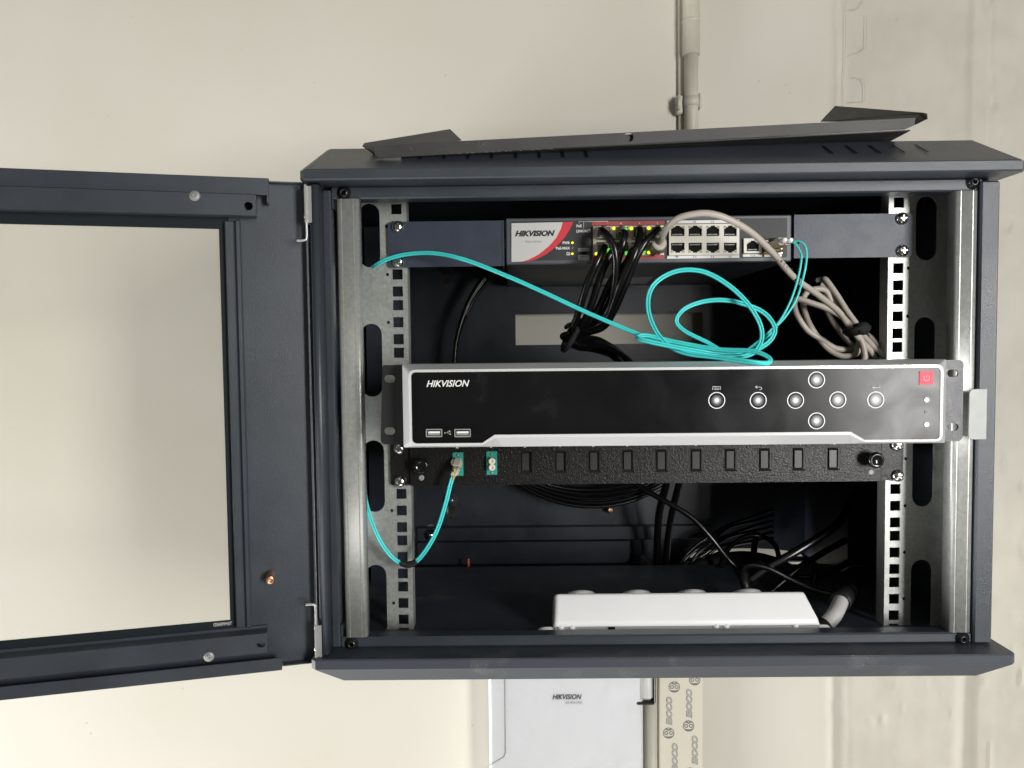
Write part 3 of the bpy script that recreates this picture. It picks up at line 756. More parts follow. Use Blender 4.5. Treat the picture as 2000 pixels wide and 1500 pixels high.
# ================================================================== sheet metal tray on top
tr = thing('metal_tray', 'loose dark sheet metal tray lying tilted on top of the cabinet', 'tray', at(1250, 290, .01))
yl, yr_ = -.004, .004
A, B_, C_, D_ = at(731, 284, yl), at(1788, 230, yr_), at(1786, 251, yr_), at(735, 309, yl)
C2 = at(1768, 257, yr_); D2 = at(729, 300, yl)
ex = (B_-A).normalized(); ez = (D_-A); ez = -(ez-ex*ez.dot(ex)).normalized(); ey = ez.cross(ex)
if ey.y < 0: ey = -ey
FR = (A, ex, ey, ez)
def loc(p): q = p-A; return q.dot(ex), q.dot(ez)
L = (B_-A).length
hx_, hz_ = loc(at(1228, 268, (yl+yr_)/2))
c1, c2 = loc(C_), loc(C2); d1 = loc(D_); d2 = loc(D2)
mb = MB(FR); mb.prism([(0, 0), (L, 0), (c1[0], c1[1]*.7), (c2[0], c1[1]), (d1[0]+.004, d1[1]), (d1[0]-.001, d1[1]*.8)], [circ(hx_, hz_, .0042, 14)], 0, .0013)
mb.build('front_flange', 'tray', tr)
mb = MB(FR); mb.box(hx_-.015, hx_+.015, .004, .005, d1[1]+.0018, -.0006); mb.box(.022, L-.004, .0014, .20, d1[1]+.0002, d1[1]+.0015, .0004)  # first box is added behind the hole so the hole shows dark
mb.build('base_plate', 'tray', tr)
G['scuff'] = mat('bare metal scuff', (.30, .29, .27), .6)
mb = MB(FR)
for k in range(26):
    u = random.choice([.080, .084, .088, .092, .094, .03, .055])+random.uniform(-.002, .002); v = random.uniform(-.0062, -.0018) if u > .07 else random.uniform(-.009, -.002); l_ = random.uniform(.0006, .002)
    mb.tube([(u, -.0001, v), (u+l_*random.uniform(-.3, 1), -.0001, v+l_*random.uniform(-.6, .6))], .00013, 4)
for k in range(12):
    u = .07+k*.007+random.uniform(-.003, .003); mb.tube([(u, -.0001, d1[1]+.0003), (u+random.uniform(.001, .004), -.0001, d1[1]+.0003)], .00015, 4)
mb.build('scuff_marks', 'scuff', tr, kind='stuff')
def wing(pts):
    P_ = [at(*p) for p in pts]; n = (P_[1]-P_[0]).cross(P_[2]-P_[0]).normalized()*.0013
    m = MB(); f = [m.P(p) for p in P_]; g = [m.P(p+n) for p in P_]; k = len(P_)
    m.F(f); m.F(g[::-1])
    for i in range(k): m.F([f[i], f[(i+1) % k], g[(i+1) % k], g[i]])
    return m.build('side_wing', 'tray', tr)
wing([(710, 285, .0), (713, 279, .003), (879, 252, .15), (902, 274, .155), (731, 300, .012)])
wing([(1788, 244, .012), (1812, 232, .004), (1811, 222, .004), (1802, 220, .008), (1632, 207, .15), (1603, 238, .155), (1780, 236, .012)])

# ================================================================== SWITCH
def screw_mesh(name='mount_screw', r=.0057):
    mb = MB(); mb.lathe((0, 0, 0), (0, -1, 0), [(0, r), (.0008, r), (.0020, r*.93), (.0034, r*.72), (.0042, r*.42), (.0044, .0)], 24)
    mb.mi = 1
    for a in (20, 110):
        ca, sa_ = math.cos(R(a)), math.sin(R(a)); w, l = .0007, r*.52
        q = [(-l*ca+w*sa_, -l*sa_-w*ca), (l*ca+w*sa_, l*sa_-w*ca), (l*ca-w*sa_, l*sa_+w*ca), (-l*ca-w*sa_, -l*sa_+w*ca)]
        mb.prism(q, [], -.0030, -.00455)
    return mb.mesh(name, ['chrome', 'screw_recess'])
G['screw_recess'] = mat('screw recess', (.22, .21, .20), .35, metal=.8)
SM = screw_mesh()
def screws(lst, Y, parent):
    for px, py in lst:
        p = at(px, py, Y); place('mount_screw', SM, (p.x, Y, p.z), parent, (0, random.uniform(0, 1.5), 0))
YS = .041
sw = thing('network_switch', 'grey rack network switch with silver and red label and sixteen ports', 'network switch', at(1265, 520, .15))
yf = YS-.004
X0, X1, Z0, Z1 = rect(988, 423, 1546, 514, yf)
bx0, bx1, bz0, bz1 = X0, X1, Z0, Z1
mb = MB(); mb.box(X0, X1, yf, .30, Z0, Z1, .0010); body = mb.build('housing', 'switch_body', sw)
# stickers under the housing
mb = MB(); q0 = Z0-.0004
def under(px, py):
    d = fwd + rt*((px-CX)/FPX) - up*((py-CY)/FPX); return CAM+d*((q0-CAM.z)/d.z)
mb.F([mb.P(under(*p)) for p in ((1160, 545), (1278, 540), (1262, 554), (1158, 556))]); mb.build('sticker', 'label', sw)
# recessed dark face
X0, X1, Z0, Z1 = rect(998, 429, 1537, 506, yf)
mb = MB(); mb.prism(rrect(X0, X1, Z0, Z1, .0012), [], yf+.0004, yf-.0004); mb.build('face', 'switch_face', sw)
fz0, fz1 = Z0, Z1
ys = yf-.0006
# label with swoosh
P1 = lambda px, py, y=ys: (at(px, py, y).x, at(px, py, y).z)
sweep_in = [(1099, 434), (1095, 448), (1086, 465), (1072, 481), (1052, 497), (1033, 507), (1020, 511)]
sweep_out = [(1120, 433), (1113, 448), (1102, 465), (1086, 482), (1066, 497), (1046, 507), (1030, 511)]
mb = MB(); mb.prism([P1(999, 436), *[P1(*p) for p in sweep_in], P1(999, 511.5)], [], yf-.0002, ys-.0001); mb.build('label_plate', 'label', sw)
mb = MB(); mb.prism([P1(*p) for p in sweep_in]+[P1(*p) for p in sweep_out[::-1]], [], yf-.0002, ys-.0001); mb.build('label_stripe', 'red', sw)
tpx('HIKVISION', 1006, 450, 1084, 461.5, ys-.0004, 'blackprint', sw, shear=.3, bold=.05)
tpx('Value Series', 1026, 469, 1057, 474, ys-.0004, 'greyprint', sw)
tpx('PWR', 1099, 471.5, 1113, 477, ys, 'whiteprint', sw, bold=.03); tpx('PoE-MAX', 1086, 482, 1113, 487.5, ys, 'whiteprint', sw, bold=.03); tpx('G2', 1106, 492.5, 1114, 498.5, ys, 'whiteprint', sw, bold=.03)
tpx('PoE', 1126, 438.5, 1136, 444, ys, 'whiteprint', sw, bold=.03); tpx('LINK/ACT', 1126, 448.5, 1154, 454, ys, 'whiteprint', sw, bold=.03)
def led(px, py, m, parent, r=2.2, Y=ys):
    p = at(px, py, Y); mb = MB(); rr = r/1500*(Y+.6744); mb.lathe(p, (0, -1, 0), [(-.0005, rr), (0, rr), (.0006, rr*.7), (.0008, 0)], 12)
    return mb.build('led', m, parent)
led(1118, 474, 'yellow_led', sw); led(1118, 484.5, 'greyprint', sw, 1.6); led(1118, 495.5, 'yellow_led', sw)
mb = MB()
def lines(mb, L, w, Y, t=.0002):
    for (a, b), (c, d) in L:
        p, q = at(a, b, Y), at(c, d, Y); mb.tube([p, q], w, 4)
lines(mb, [((1131, 437), (1131, 433)), ((1131, 433), (1187, 432)), ((1140, 433), (1140, 446)), ((1187, 432), (1187, 436))], .00022, ys)
mb.build('port_bracket_line', 'whiteprint', sw)
X0, X1, Z0, Z1 = rect(1129, 484.5, 1151, 491, ys); mb = MB(); mb.box(X0, X1, ys, ys+.0004, Z0, Z1)
X0, X1, Z0, Z1 = rect(1129, 498, 1151, 508, ys); mb.box(X0, X1, ys, ys+.0004, Z0, Z1); mb.build('mode_label', 'greyprint', sw)
tpx('OFF  ON', 1130, 486, 1150, 490, ys-.0003, 'blackprint', sw); tpx('Extend', 1130.5, 499, 1149.5, 502.6, ys-.0003, 'blackprint', sw); tpx('DATA IN', 1130.5, 504, 1149.5, 507.4, ys-.0003, 'blackprint', sw)
X0, X1, Z0, Z1 = rect(1135, 491.5, 1145, 497.5, ys); mb = MB(); mb.box(X0, X1, ys-.0006, ys+.0004, Z0, Z1, .0002); mb.build('mode_switch', 'port_black', sw)

def port_shape(px0, py0, px1, py1, up_, Y):
    "RJ45 opening: body with the latch notch above (or below)"
    X0, X1, Z0, Z1 = rect(px0, py0, px1, py1, Y); w = X1-X0; h = Z1-Z0
    p = [(0, 0), (1, 0), (1, .74), (.86, .74), (.86, .86), (.68, .86), (.68, 1), (.32, 1), (.32, .86), (.14, .86), (.14, .74), (0, .74)]
    if not up_: p = [(a, 1-b) for a, b in p][::-1]
    return [(X0+a*w, Z0+b*h) for a, b in p], (X0, X1, Z0, Z1)
def port_block(x0, y0, x1, y1, cols, rows, shell, band, bandcol):
    Yf = yf-.0030
    X0, X1, Z0, Z1 = rect(x0, y0, x1, y1, Yf)
    shapes = []; boxes = []
    for r_, (ra, rb) in enumerate(rows):
        for a, b in cols:
            s_, bx = port_shape(a, ra, b, rb, r_ == 0, Yf); shapes.append(s_); boxes.append((bx, r_ == 0))
    mb = MB(); mb.prism([(X0, Z0), (X1, Z0), (X1, Z1), (X0, Z1)], shapes, Yf, yf-.0006); mb.build('port_block', shell, sw)
    for (x0_, x1_, z0_, z1_), u in boxes:
        mb = MB(); mb.box(x0_-.0002, x1_+.0002, yf-.00058, yf-.0004, z0_-.0002, z1_+.0002)
        mb.mi = 1; zc = z0_+(z1_-z0_)*(.12 if u else .78)
        for k in range(8):
            xx = x0_+(x1_-x0_)*(.16+.68*k/7); mb.box(xx-.00022, xx+.00022, yf-.0016, yf-.0006, zc, zc+(z1_-z0_)*.10)
        mb.build('port', ['port_black', 'label'], sw)
    return Yf
mb = MB()
for py0, py1 in ((432, 440), (499.5, 506.5)):
    X0, X1, Z0, Z1 = rect(1156.5, py0, 1298, py1, ys); mb.box(X0, X1, ys-.0001, ys+.0005, Z0, Z1)
mb.build('port_band', 'redband', sw)
mb = MB()
for py0, py1 in ((430, 436), (499, 504.5)):
    X0, X1, Z0, Z1 = rect(1303, py0, 1444, py1, ys); mb.box(X0, X1, ys-.0001, ys+.0005, Z0, Z1)
X0, X1, Z0, Z1 = rect(1451, 496.5, 1488, 501.5, ys); mb.box(X0, X1, ys-.0001, ys+.0005, Z0, Z1)
X0, X1, Z0, Z1 = rect(1493, 496.5, 1527, 501.5, ys); mb.box(X0, X1, ys-.0001, ys+.0005, Z0, Z1)
mb.build('port_band', 'whiteprint', sw)
for n_, (px, py) in enumerate(((1357, 433), (1392, 433), (1322, 501.5), (1357, 501.5), (1392, 501.5), (1426, 501.5))):
    tpx(('10', '12', '9', '11', '13', '15')[n_], px-2.5, py-2, px+2.5, py+2, ys-.0004, 'blackprint', sw, name='port_number')
tpx('G1', 1466, 497.5, 1474, 500.7, ys-.0004, 'blackprint', sw, name='port_number')
for px in (1284, 1249, 1213): tpx('246'[(1284-px)//35], px-1.3, 434, px+1.3, 438, ys-.0004, 'whiteprint', sw, name='port_number')
cA = [(1164.5, 1191.5), (1199, 1226), (1233.5, 1260.5), (1268, 1294.5)]
YP = port_block(1158.5, 441, 1297, 499, cA, [(444, 468), (473, 496)], 'shield', None, None)
cB = [(1310.5, 1337), (1345, 1371), (1380, 1405), (1414, 1439)]
port_block(1307, 437.5, 1444, 498, cB, [(440.5, 461), (474, 493.5)], 'cream', None, None)
port_block(1453, 465.5, 1488, 494.5, [(1458.5, 1483)], [(470, 490.5)], 'cream', None, None)
for i, (a, b) in enumerate(cB):
    for px, py in ((a+1.5, 443), (b-2, 443), (a+1.5, 491.5), (b-2, 491.5)):
        X0, X1, Z0, Z1 = rect(px-2.4, py-1.8, px+2.4, py+1.8, YP-.0002); mb = MB(); mb.box(X0, X1, YP-.0003, YP+.0008, Z0, Z1); mb.build('led', 'off_led', sw)
for px, py, m in ((1165, 446, 'off_led'), (1188, 446, 'off_led'), (1199, 446, 'yellow_led'), (1223, 445.5, 'green_led'), (1233, 446, 'yellow_led'), (1257, 445, 'off_led'), (1267.5, 445.5, 'yellow_led'), (1291, 445, 'green_led'), (1165, 495.5, 'yellow_led'), (1188, 494.5, 'green_led'), (1223, 494, 'green_led'), (1257, 493.5, 'green_led'), (1267.5, 493, 'yellow_led'), (1291, 492.5, 'off_led'), (1188, 488, 'green_led')):
    led(px, py, m, sw, 3.2 if m != 'off_led' else 2.2, YP-.0006)
# small SFP cage beside the copper uplink
X0, X1, Z0, Z1 = rect(1493, 470, 1527, 496, yf-.002)
mb = MB(); mb.prism([(X0, Z0), (X1, Z0), (X1, Z1), (X0, Z1)], [[(X0+.0012, Z0+.0012), (X1-.0012, Z0+.0012), (X1-.0012, Z1-.0012), (X0+.0012, Z1-.0012)]], yf-.0035, yf-.0005)
mb.box(X0+.001, X1-.001, yf-.0008, yf-.0005, Z0+.001, Z1-.001); mb.build('fibre_cage', 'shield', sw)
# ears
for (x0, y0, x1, y1, xe, m) in ((758, 432, 984, 521, -1, 'blue_ear'), (1551, 418, 1783, 503, 1, 'blue_ear')):
    X0, X1, Z0, Z1 = rect(x0, y0, x1, y1, YS)
    r = .003
    if xe < 0: pl = arc(X0+r, Z1-r, r, 90, 180, 4)+arc(X0+r, Z0+r, r, 180, 270, 4)+[(X1, Z0), (X1, Z1)]
    else: pl = arc(X1-r, Z0+r, r, 270, 360, 4)+arc(X1-r, Z1-r, r, 0, 90, 4)+[(X0, Z1), (X0, Z0)]
    mb = MB(); mb.prism(pl, [], YS, YS+.0018)
    if xe < 0: mb.box(X1-.0016, X1, YS+.0019, YS+.06, Z0, Z1); mb.box(X1-.0014, X1+.0006, YS-.0006, YS-.0001, Z0, Z1)
    else: mb.box(X0, X0+.0016, YS+.0019, YS+.06, Z0, Z1)
    mb.build('mounting_ear', m, sw)
screws([(777, 443), (778, 511), (1761, 427), (1762, 490)], YS, sw)

# ================================================================== VIDEO RECORDER
YE = -.036; YN = -.062
nv = thing('video_recorder', 'silver framed black video recorder with lit touch buttons, hanging out in front of the rails', 'video recorder', at(1310, 868, .1))
def NP(px, py, y): p = at(px, py, y); return (p.x, y, p.z)
# dimensions are taken on the front plane and squared up
fx0, fx1, fz0, fz1 = rect(804, 726, 1836, 861, YN); fz1 = (at(804, 727, YN).z+at(1836, 718, YN).z)/2; fz0 = (at(804, 864, YN).z+at(1835, 859, YN).z)/2
tilt = (at(1836, 718, YN).z-at(804, 727, YN).z)/(fx1-fx0)
tl = lambda x: tilt*(x-(fx0+fx1)/2)*.75
s0x, s1x, s2x, s3x = at(942, 865, YN).x, at(966, 848, YN).x, at(1661, 843, YN).x, at(1688, 860, YN).x
sz = (at(966, 848.5, YN).z-tl(s1x)+at(1661, 843, YN).z-tl(s2x))/2
ox0, ox1 = at(787, 790, YN+.012).x, at(1847, 785, YN+.012).x
oz1 = (at(787, 712, YN+.012).z+at(1846, 701.5, YN+.012).z)/2; oz0 = (at(789, 872.5, YN+.012).z+at(1846, 866.5, YN+.012).z)/2
def loopN(x0, x1, z0, z1, zs_, xs_, r, Y):
    L = arc(x1-r, z1-r, r, 0, 90, 4)+arc(x0+r, z1-r, r, 90, 180, 4)+arc(x0+r, z0+r, r, 180, 270, 4)
    L += [(xs_[0], z0), (xs_[1], zs_), (xs_[2], zs_), (xs_[3], z0)]+arc(x1-r, z0+r, r, 270, 360, 4)
    return [(a, Y, b+tl(a)) for a, b in L]
w = .0021
mb = MB()
Lp = loopN(fx0, fx1, fz0, fz1, sz, (s0x, s1x, s2x, s3x), .0035, YN+.0004)
La = loopN(fx0-.0002, fx1+.0002, fz0-.0002, fz1+.0002, sz-.0002, (s0x, s1x, s2x, s3x), .0036, YN-.0006)
Lb = loopN(fx0-w, fx1+w, fz0-w, fz1+w, sz-w*1.2, (s0x-.0004, s1x+.0006, s2x-.0006, s3x+.0004), .0052, YN-.0004)
Lc = loopN(ox0, ox1, oz0, oz1, oz0, (s0x+.004, s1x+.006, s2x-.006, s3x-.004), .0012, YN+.012)
Ld = loopN(ox0, ox1, oz0, oz1, oz0, (s0x+.004, s1x+.006, s2x-.006, s3x-.004), .0012, YE+.008)
mb.mi = 1; mb.loft([Lp, La, Lb]); mb.mi = 0; r = mb.loft([Lb, Lc, Ld]); mb.F(r[-1])
mb.build('bezel', ['silver', 'edge_white'], nv)
mb = MB(); mb.prism([(a, b) for a, _, b in Lp], [], YN+.0004, YN+.003); mb.build('front_panel', 'gloss', nv)
mb = MB(); mb.box(ox0+.004, ox1-.004, YE+.0082, .21, oz0+.006, oz1-.005, .001); mb.build('case', 'black_metal', nv)
for (x0, y0, x1, y1, side, m) in ((742, 713, 788, 868, -1, 'black_metal'), (1845, 703, 1881, 862, 1, 'ear_glare')):
    X0, X1, Z0, Z1 = rect(x0, y0, x1, y1, YE)
    hol = []
    for py in ((740, 842) if side < 0 else (729, 834)):
        px = 761 if side < 0 else 1861; p = at(px, py, YE); a = .0046; b = .0032
        hol.append([(p.x+a-b+b*math.cos(R(t)), p.z+b*math.sin(R(t))) for t in range(-90, 91, 30)]+[(p.x-a+b+b*math.cos(R(t)), p.z+b*math.sin(R(t))) for t in range(90, 271, 30)])
    rr2 = .004
    pl = (arc(X0+rr2, Z1-rr2*.3, rr2*.3, 90, 180, 3)+arc(X0+rr2, Z0+rr2, rr2, 180, 270, 4)+[(X1+.002, Z0), (X1+.002, Z1)]) if side < 0 else (arc(X1-rr2, Z0+rr2, rr2, 270, 360, 4)+arc(X1-rr2, Z1-rr2, rr2, 0, 90, 4)+[(X0-.002, Z1), (X0-.002, Z0)])
    mb = MB(); mb.prism(pl, hol, YE, YE+.0018)
    mb.build('mounting_ear', m, nv)
yb = YN-.0001
tpx('HIKVISION', 833, 742.5, 917, 755.5, yb, 'whiteprint', nv, shear=.3, bold=.018)
for px in (848, 903.5):
    X0, X1, Z0, Z1 = rect(px-16, 837.5, px+16, 853.5, yb)
    mb = MB(); mb.prism(rrect(X0, X1, Z0, Z1, .0009), [rrect(X0+.0009, X1-.0009, Z0+.0009, Z1-.0009, .0004)], yb-.0010, yb+.0004)
    mb.mi = 1; mb.box(X0+.0009, X1-.0009, yb+.0002, yb+.0004, Z0+.0009, Z1-.0009)
    mb.mi = 2; zc = (Z0+Z1)/2; mb.box(X0+.0018, X1-.0018, yb-.0006, yb+.0002, zc-.0003, Z1-.0020)
    mb.mi = 0; mb.box(X0+.0018, X1-.0018, yb-.0006, yb+.0002, Z0+.0014, zc-.0006)
    mb.build('usb_port', ['zinc_flat', 'port_black', 'whiteprint'], nv)
mb = MB(); lines(mb, [((869, 845.5), (881, 844)), ((872, 845), (875, 842)), ((875, 842), (878, 842)), ((873, 845), (877, 848)), ((877, 848), (879, 848))], .00018, yb)
for q in ((869, 845.5), (878, 842), (879.5, 848)): mb.lathe(at(*q, yb), (0, -1, 0), [(0, .0006), (.0002, .0006)], 8)
mb.build('usb_symbol', 'greyprint', nv)
gm = MB(); gm.lathe((0, 0, 0), (0, -1, 0), [(0, .0045), (.0001, .0045)], 24); GLOW = gm.mesh('button_light', 'glow')
rg = MB(); rg.prism(circ(0, 0, .00665, 36), [circ(0, 0, .00610, 36)], -.0001, .0003); RING = rg.mesh('touch_button', 'ring_light')if False else None
G['ring_light'] = mat('button ring', (.75, .77, .80), .4, emit=((.8, .85, .9), .35))
RING = rg.mesh('touch_button', 'ring_light')
for px, py in ((1400, 782), (1481, 782), (1554, 782), (1595, 742), (1636.5, 781), (1710.5, 781), (1595, 822)):
    p = at(px, py, yb); b_ = place('touch_button', RING, p, nv); o = bpy.data.objects.new('button_light', GLOW); C.objects.link(o); o.parent = b_; o.location = (0, .0001, 0)
mb = MB(); lines(mb, [((1392, 755), (1407, 755)), ((1392, 755), (1392, 761)), ((1407, 755), (1407, 761)), ((1394.5, 758), (1405, 758)), ((1394.5, 760.5), (1405, 760.5))], .00022, yb)
lines(mb, [((1476, 756), (1486, 756)), ((1486, 756), (1488, 758.5)), ((1488, 758.5), (1486, 761)), ((1486, 761), (1483, 761)), ((1475, 756), (1479, 753.5)), ((1475, 756), (1479, 758.5))], .00025, yb)
lines(mb, [((1704, 757), (1718, 757)), ((1718, 757), (1718, 754)), ((1703.5, 757), (1707.5, 754.5)), ((1703.5, 757), (1707.5, 759.5))], .00025, yb)
mb.build('button_symbol', 'whiteprint', nv)
X0, X1, Z0, Z1 = rect(1796, 725, 1823, 751, yb); mb = MB(); mb.box(X0, X1, yb-.0002, yb+.0004, Z0, Z1); pb = mb.build('power_button', 'redpower', nv)
c = at(1809.5, 738, yb); mb = MB(); mb.tube([(c.x+.0022*math.sin(R(a)), yb-.0003, c.z+.0022*math.cos(R(a))) for a in range(35, 326, 15)], .0003, 5); mb.tube([(c.x, yb-.0003, c.z+.0004), (c.x, yb-.0003, c.z+.0026)], .0003, 5)
G['pinkprint'] = mat('power mark', (.85, .42, .45), .5, emit=((.8, .35, .38), .3)); mb.build('power_symbol', 'pinkprint', pb)
gs = MB(); gs.lathe((0, 0, 0), (0, -1, 0), [(0, .0018), (.0003, .0018)], 14)
G['white_led'] = mat('status light', (.8, .8, .8), .4, emit=((.95, .98, 1), 1.2)); GS = gs.mesh('status_light', 'white_led')
for px, py in ((1810, 781), (1810, 829)): place('status_light', GS, at(px, py, yb), nv)
c = at(1809.5, 805, yb); mb = MB(); mb.prism(circ(c.x, c.z, .0013), [circ(c.x, c.z, .0009)], yb-.0002, yb+.0003); mb.prism(circ(c.x, c.z, .0004), [], yb-.0002, yb+.0003); mb.build('status_symbol', 'greyprint', nv)

# ================================================================== FIBRE PATCH PANEL
YPP = .041
pp = thing('rack_fibre_tray', 'black textured fibre patch panel with two aqua adapters and blanked openings', 'patch panel', at(1262, 950, .1))
pz1 = Z0D  # placeholder
X0 = at(802, 905, YPP).x; X1 = at(1718, 895, YPP).x
zb_ = (at(802, 948, YPP).z+at(1718, 938, YPP).z)/2; zt_p = zb_+.0438
YF = YPP-.003
ins = []
for px in (1026.5, 1094, 1160, 1226, 1292, 1360, 1427, 1494, 1560, 1628): ins.append((px, 902-(px-1026)*.0095))
holes = []
hw, hh = .0058, .0107
cs = []
for px, py in ins:
    p = at(px, py, YF); zc = zb_+.0212; holes.append([(p.x-hw, zc-hh), (p.x+hw, zc-hh), (p.x+hw, zc+hh), (p.x-hw, zc+hh)]); cs.append((p.x, zc))
mb = MB(); mb.prism([(X0, zb_), (X1, zb_), (X1, zt_p), (X0, zt_p)], holes, YF, YF+.002)
mb.box(X0, X1, YF+.0021, .20, zb_+.0002, zb_+.0014); mb.box(X0, X1, YF+.0021, .20, zt_p-.0014, zt_p-.0002)
mb.build('front_plate', 'leather', pp)
for x, z in cs:
    mb = MB(); e = .0024
    o_ = [(x-hw, YF+.0006, z-hh), (x+hw, YF+.0006, z-hh), (x+hw, YF+.0006, z+hh), (x-hw, YF+.0006, z+hh)]
    i_ = [(x-hw+e, YF+.0036, z-hh+e), (x+hw-e, YF+.0036, z-hh+e), (x+hw-e, YF+.0036, z+hh-e), (x-hw+e, YF+.0036, z+hh-e)]
    j_ = [(a+(x-a)*.10, YF+.0012, b+(z-b)*.04) for a, _, b in i_]
    j_ = [(a+(x-a)*.04, YF+.0012, b+(z-b)*.03) for a, _, b in i_]
    r = mb.loft([o_, i_]); r2 = mb.loft([i_, j_]); mb.F(r2[-1]); mb.build('blank_insert', 'blank', pp) if 'blank' in G else None
    if 'blank' not in G:
        G['blank'] = mat('blanking plug', (.026, .026, .026), .34); mb.build('blank_insert', 'blank', pp)
for n_, (px, py) in enumerate([(894, 873), (960, 873)]+[(a, b-31) for a, b in ins]):
    p = at(px, 0, YF); zc = zb_+.0368
    s_ = str(n_+1); wd = .0022*len(s_); p = at(px-1, 870, YF)
    text(s_, p.x-wd/2, zc-.0020, p.x+wd/2, zc+.0024, YF-.0002, 'whiteprint', pp, name='numeral')
# ears
for (x0, y0, x1, y1, side) in ((762, 859, 800.5, 950, -1), (1722, 848, 1765, 938, 1)):
    A0, A1, B0, B1 = rect(x0, y0, x1, y1, YPP); B0, B1 = zb_, zt_p
    r = .002
    pl = (arc(A0+r, B1-r, r, 90, 180, 3)+arc(A0+r, B0+r, r, 180, 270, 3)+[(A1, B0), (A1, B1)]) if side < 0 else (arc(A1-r, B0+r, r, 270, 360, 3)+arc(A1-r, B1-r, r, 0, 90, 3)+[(A0, B1), (A0, B0)])
    mb = MB(); mb.prism(pl, [], YPP+.0003, YPP+.0022); ex_ = A1 if side < 0 else A0
    mb.box(ex_-.0006, ex_+.0006, YPP+.0023, .10, B0+.0005, B1-.0005); mb.build('mounting_ear', 'leather', pp)
screws([(780, 876), (782, 940), (1751, 869), (1753, 929)], YPP, pp)
G['knob'] = mat('glossy black knob', (.008, .008, .009), .10)
for px, py in ((822, 911), (1712, 899)):
    p = at(px, py, YF-.012)
    mb = MB(); mb.lathe((p.x, YF, p.z), (0, -1, 0), [(0, .0042), (.007, .0042), (.0074, .0070), (.0105, .0075), (.0122, .0072), (.0135, .0060), (.0138, .0052), (.0128, .004), (.0126, 0)], 28); mb.build('plunger_knob', 'knob', pp)
for px, py in ((823, 933), (1701, 922)):
    p = at(px, py, YF); mb = MB(); mb.lathe((p.x, YF, p.z), (0, -1, 0), [(0, .0028), (.0005, .0027), (.0010, .0018), (.0006, .0008), (.0006, 0)], 16); mb.build('small_screw', 'zinc_flat', pp)
p = at(1256, 946, YF); mb = MB(); mb.lathe((p.x, YF+.004, zb_-.0002), (0, 0, -1), [(0, .0018), (.0008, .0012), (.0009, 0)], 10); mb.build('small_screw', 'zinc_flat', pp)
def adapter(px0, py0, px1, py1, caps):
    X0, X1, Z0, Z1 = rect(px0, py0, px1, py1, YF)
    mb = MB(); mb.box(X0, X1, YF-.0016, YF+.0005, Z0, Z1, .0003); w = X1-X0; h = Z1-Z0
    mb.box(X0+w*.02, X1-w*.02, YF-.0042, YF-.0016, Z0+h*.22, Z1-h*.28, .0003)
    mb.mi = 2
    for zz_ in (Z0+h*.10, Z1-h*.12): mb.lathe(((X0+X1)/2, YF-.0016, zz_), (0, -1, 0), [(0, .0013), (.0006, .0012), (.001, .0007), (.001, 0)], 12)
    a = mb.build('adapter', ['aqua_plastic', 'port_black', 'zinc_flat'], pp)
    if caps:
        for k in (.36, .62):
            m2 = MB(); m2.lathe(((X0+X1)/2+.0003, YF-.0042, Z0+h*k), (0, -1, 0), [(0, .0031), (.0036, .0031), (.0040, .0027), (.0040, .0011), (.0020, .0010), (.0020, 0)], 20)
            m2.build('dust_cap', 'ivory', a)
adapter(884, 883, 905, 929, False); adapter(950, 881, 971, 927, True)

# ================================================================== POWER STRIP
ps = thing('power_strip', 'white power strip lying on the cabinet floor behind the front edge', 'power strip', at(1340, 1240, .09))
y0 = .020; dep = .046
th_ = math.asin(min(.6, (zb1-zf)/dep))
PF = (Vector((0, y0, zb1-.0028)), Vector((1, 0, 0)), Vector((0, math.cos(th_), -math.sin(th_))), Vector((0, math.sin(th_), math.cos(th_))))
PO = PF[0]
X0 = (at(1083, 1165, y0+.01).x+at(1080, 1232, y0).x)/2; X1 = at(1604, 1232, y0).x
H_ = .0035; T_ = .0345
mb = MB(PF)
def lps(x0, x1, ya, yb_, z, r): return [(a, b, z) for a, b in rrect(x0, x1, ya, yb_, r, 5)]
r = mb.loft([lps(X0-.0005, X1+.0005, 0, dep, H_, .004), lps(X0, X1, .0004, dep, H_+.006, .004), lps(X0+.0012, X1-.0070, .0014, dep-.0015, T_-.0028, .005), lps(X0+.0018, X1-.0076, .0022, dep-.002, T_-.0009, .0045), lps(X0+.0042, X1-.0096, .0045, dep-.0045, T_, .003)], True)
for f in range(len(mb.sm)): mb.sm[f] = True
mb.F(r[0][::-1]); mb.F(r[-1]); mb.build('strip_body', 'white_plastic', ps)
G['base_grey'] = mat('base plastic', (.42, .43, .46), .45)
mb = MB(PF); mb.box(X0+.0005, X1-.0005, .0012, dep, .0001, H_-.0001, .0006); mb.build('base', 'base_grey', ps)
for i in range(4):
    p = at(1136.5+i*109, 1158, y0+.03); rx = 32/1500*(y0+.03+.6744)
    mb = MB(PF); mb.lathe((p.x, dep/2, T_-.0008), (0, 0, 1), [(0, rx*1.12), (.0026, rx), (.0052, rx*.85), (.0064, rx*.6), (.0045, rx*.55), (.0045, 0)], 32); mb.build('socket', 'white_plastic', ps)
for px in (1069, 1611):
    p = at(px, 1238, y0); mb = MB(PF); mb.lathe((p.x, .010, -.0002), (0, 0, 1), [(0, .0085), (.0030, .0085), (.0045, .007), (.0047, .004), (.003, .0035), (.003, 0)], 20); mb.build('mounting_foot', 'white_plastic', ps)
for px in (1096, 1118, 1400, 1420, 1555):
    p = at(px, 1235, y0); mb = MB(PF); mb.lathe((p.x, .002, H_*.5+.0006), (0, -1, .1), [(0, .0032), (.0016, .0029), (.0026, .0015), (.0028, 0)], 14); mb.build('clip_bump', 'white_plastic', ps)
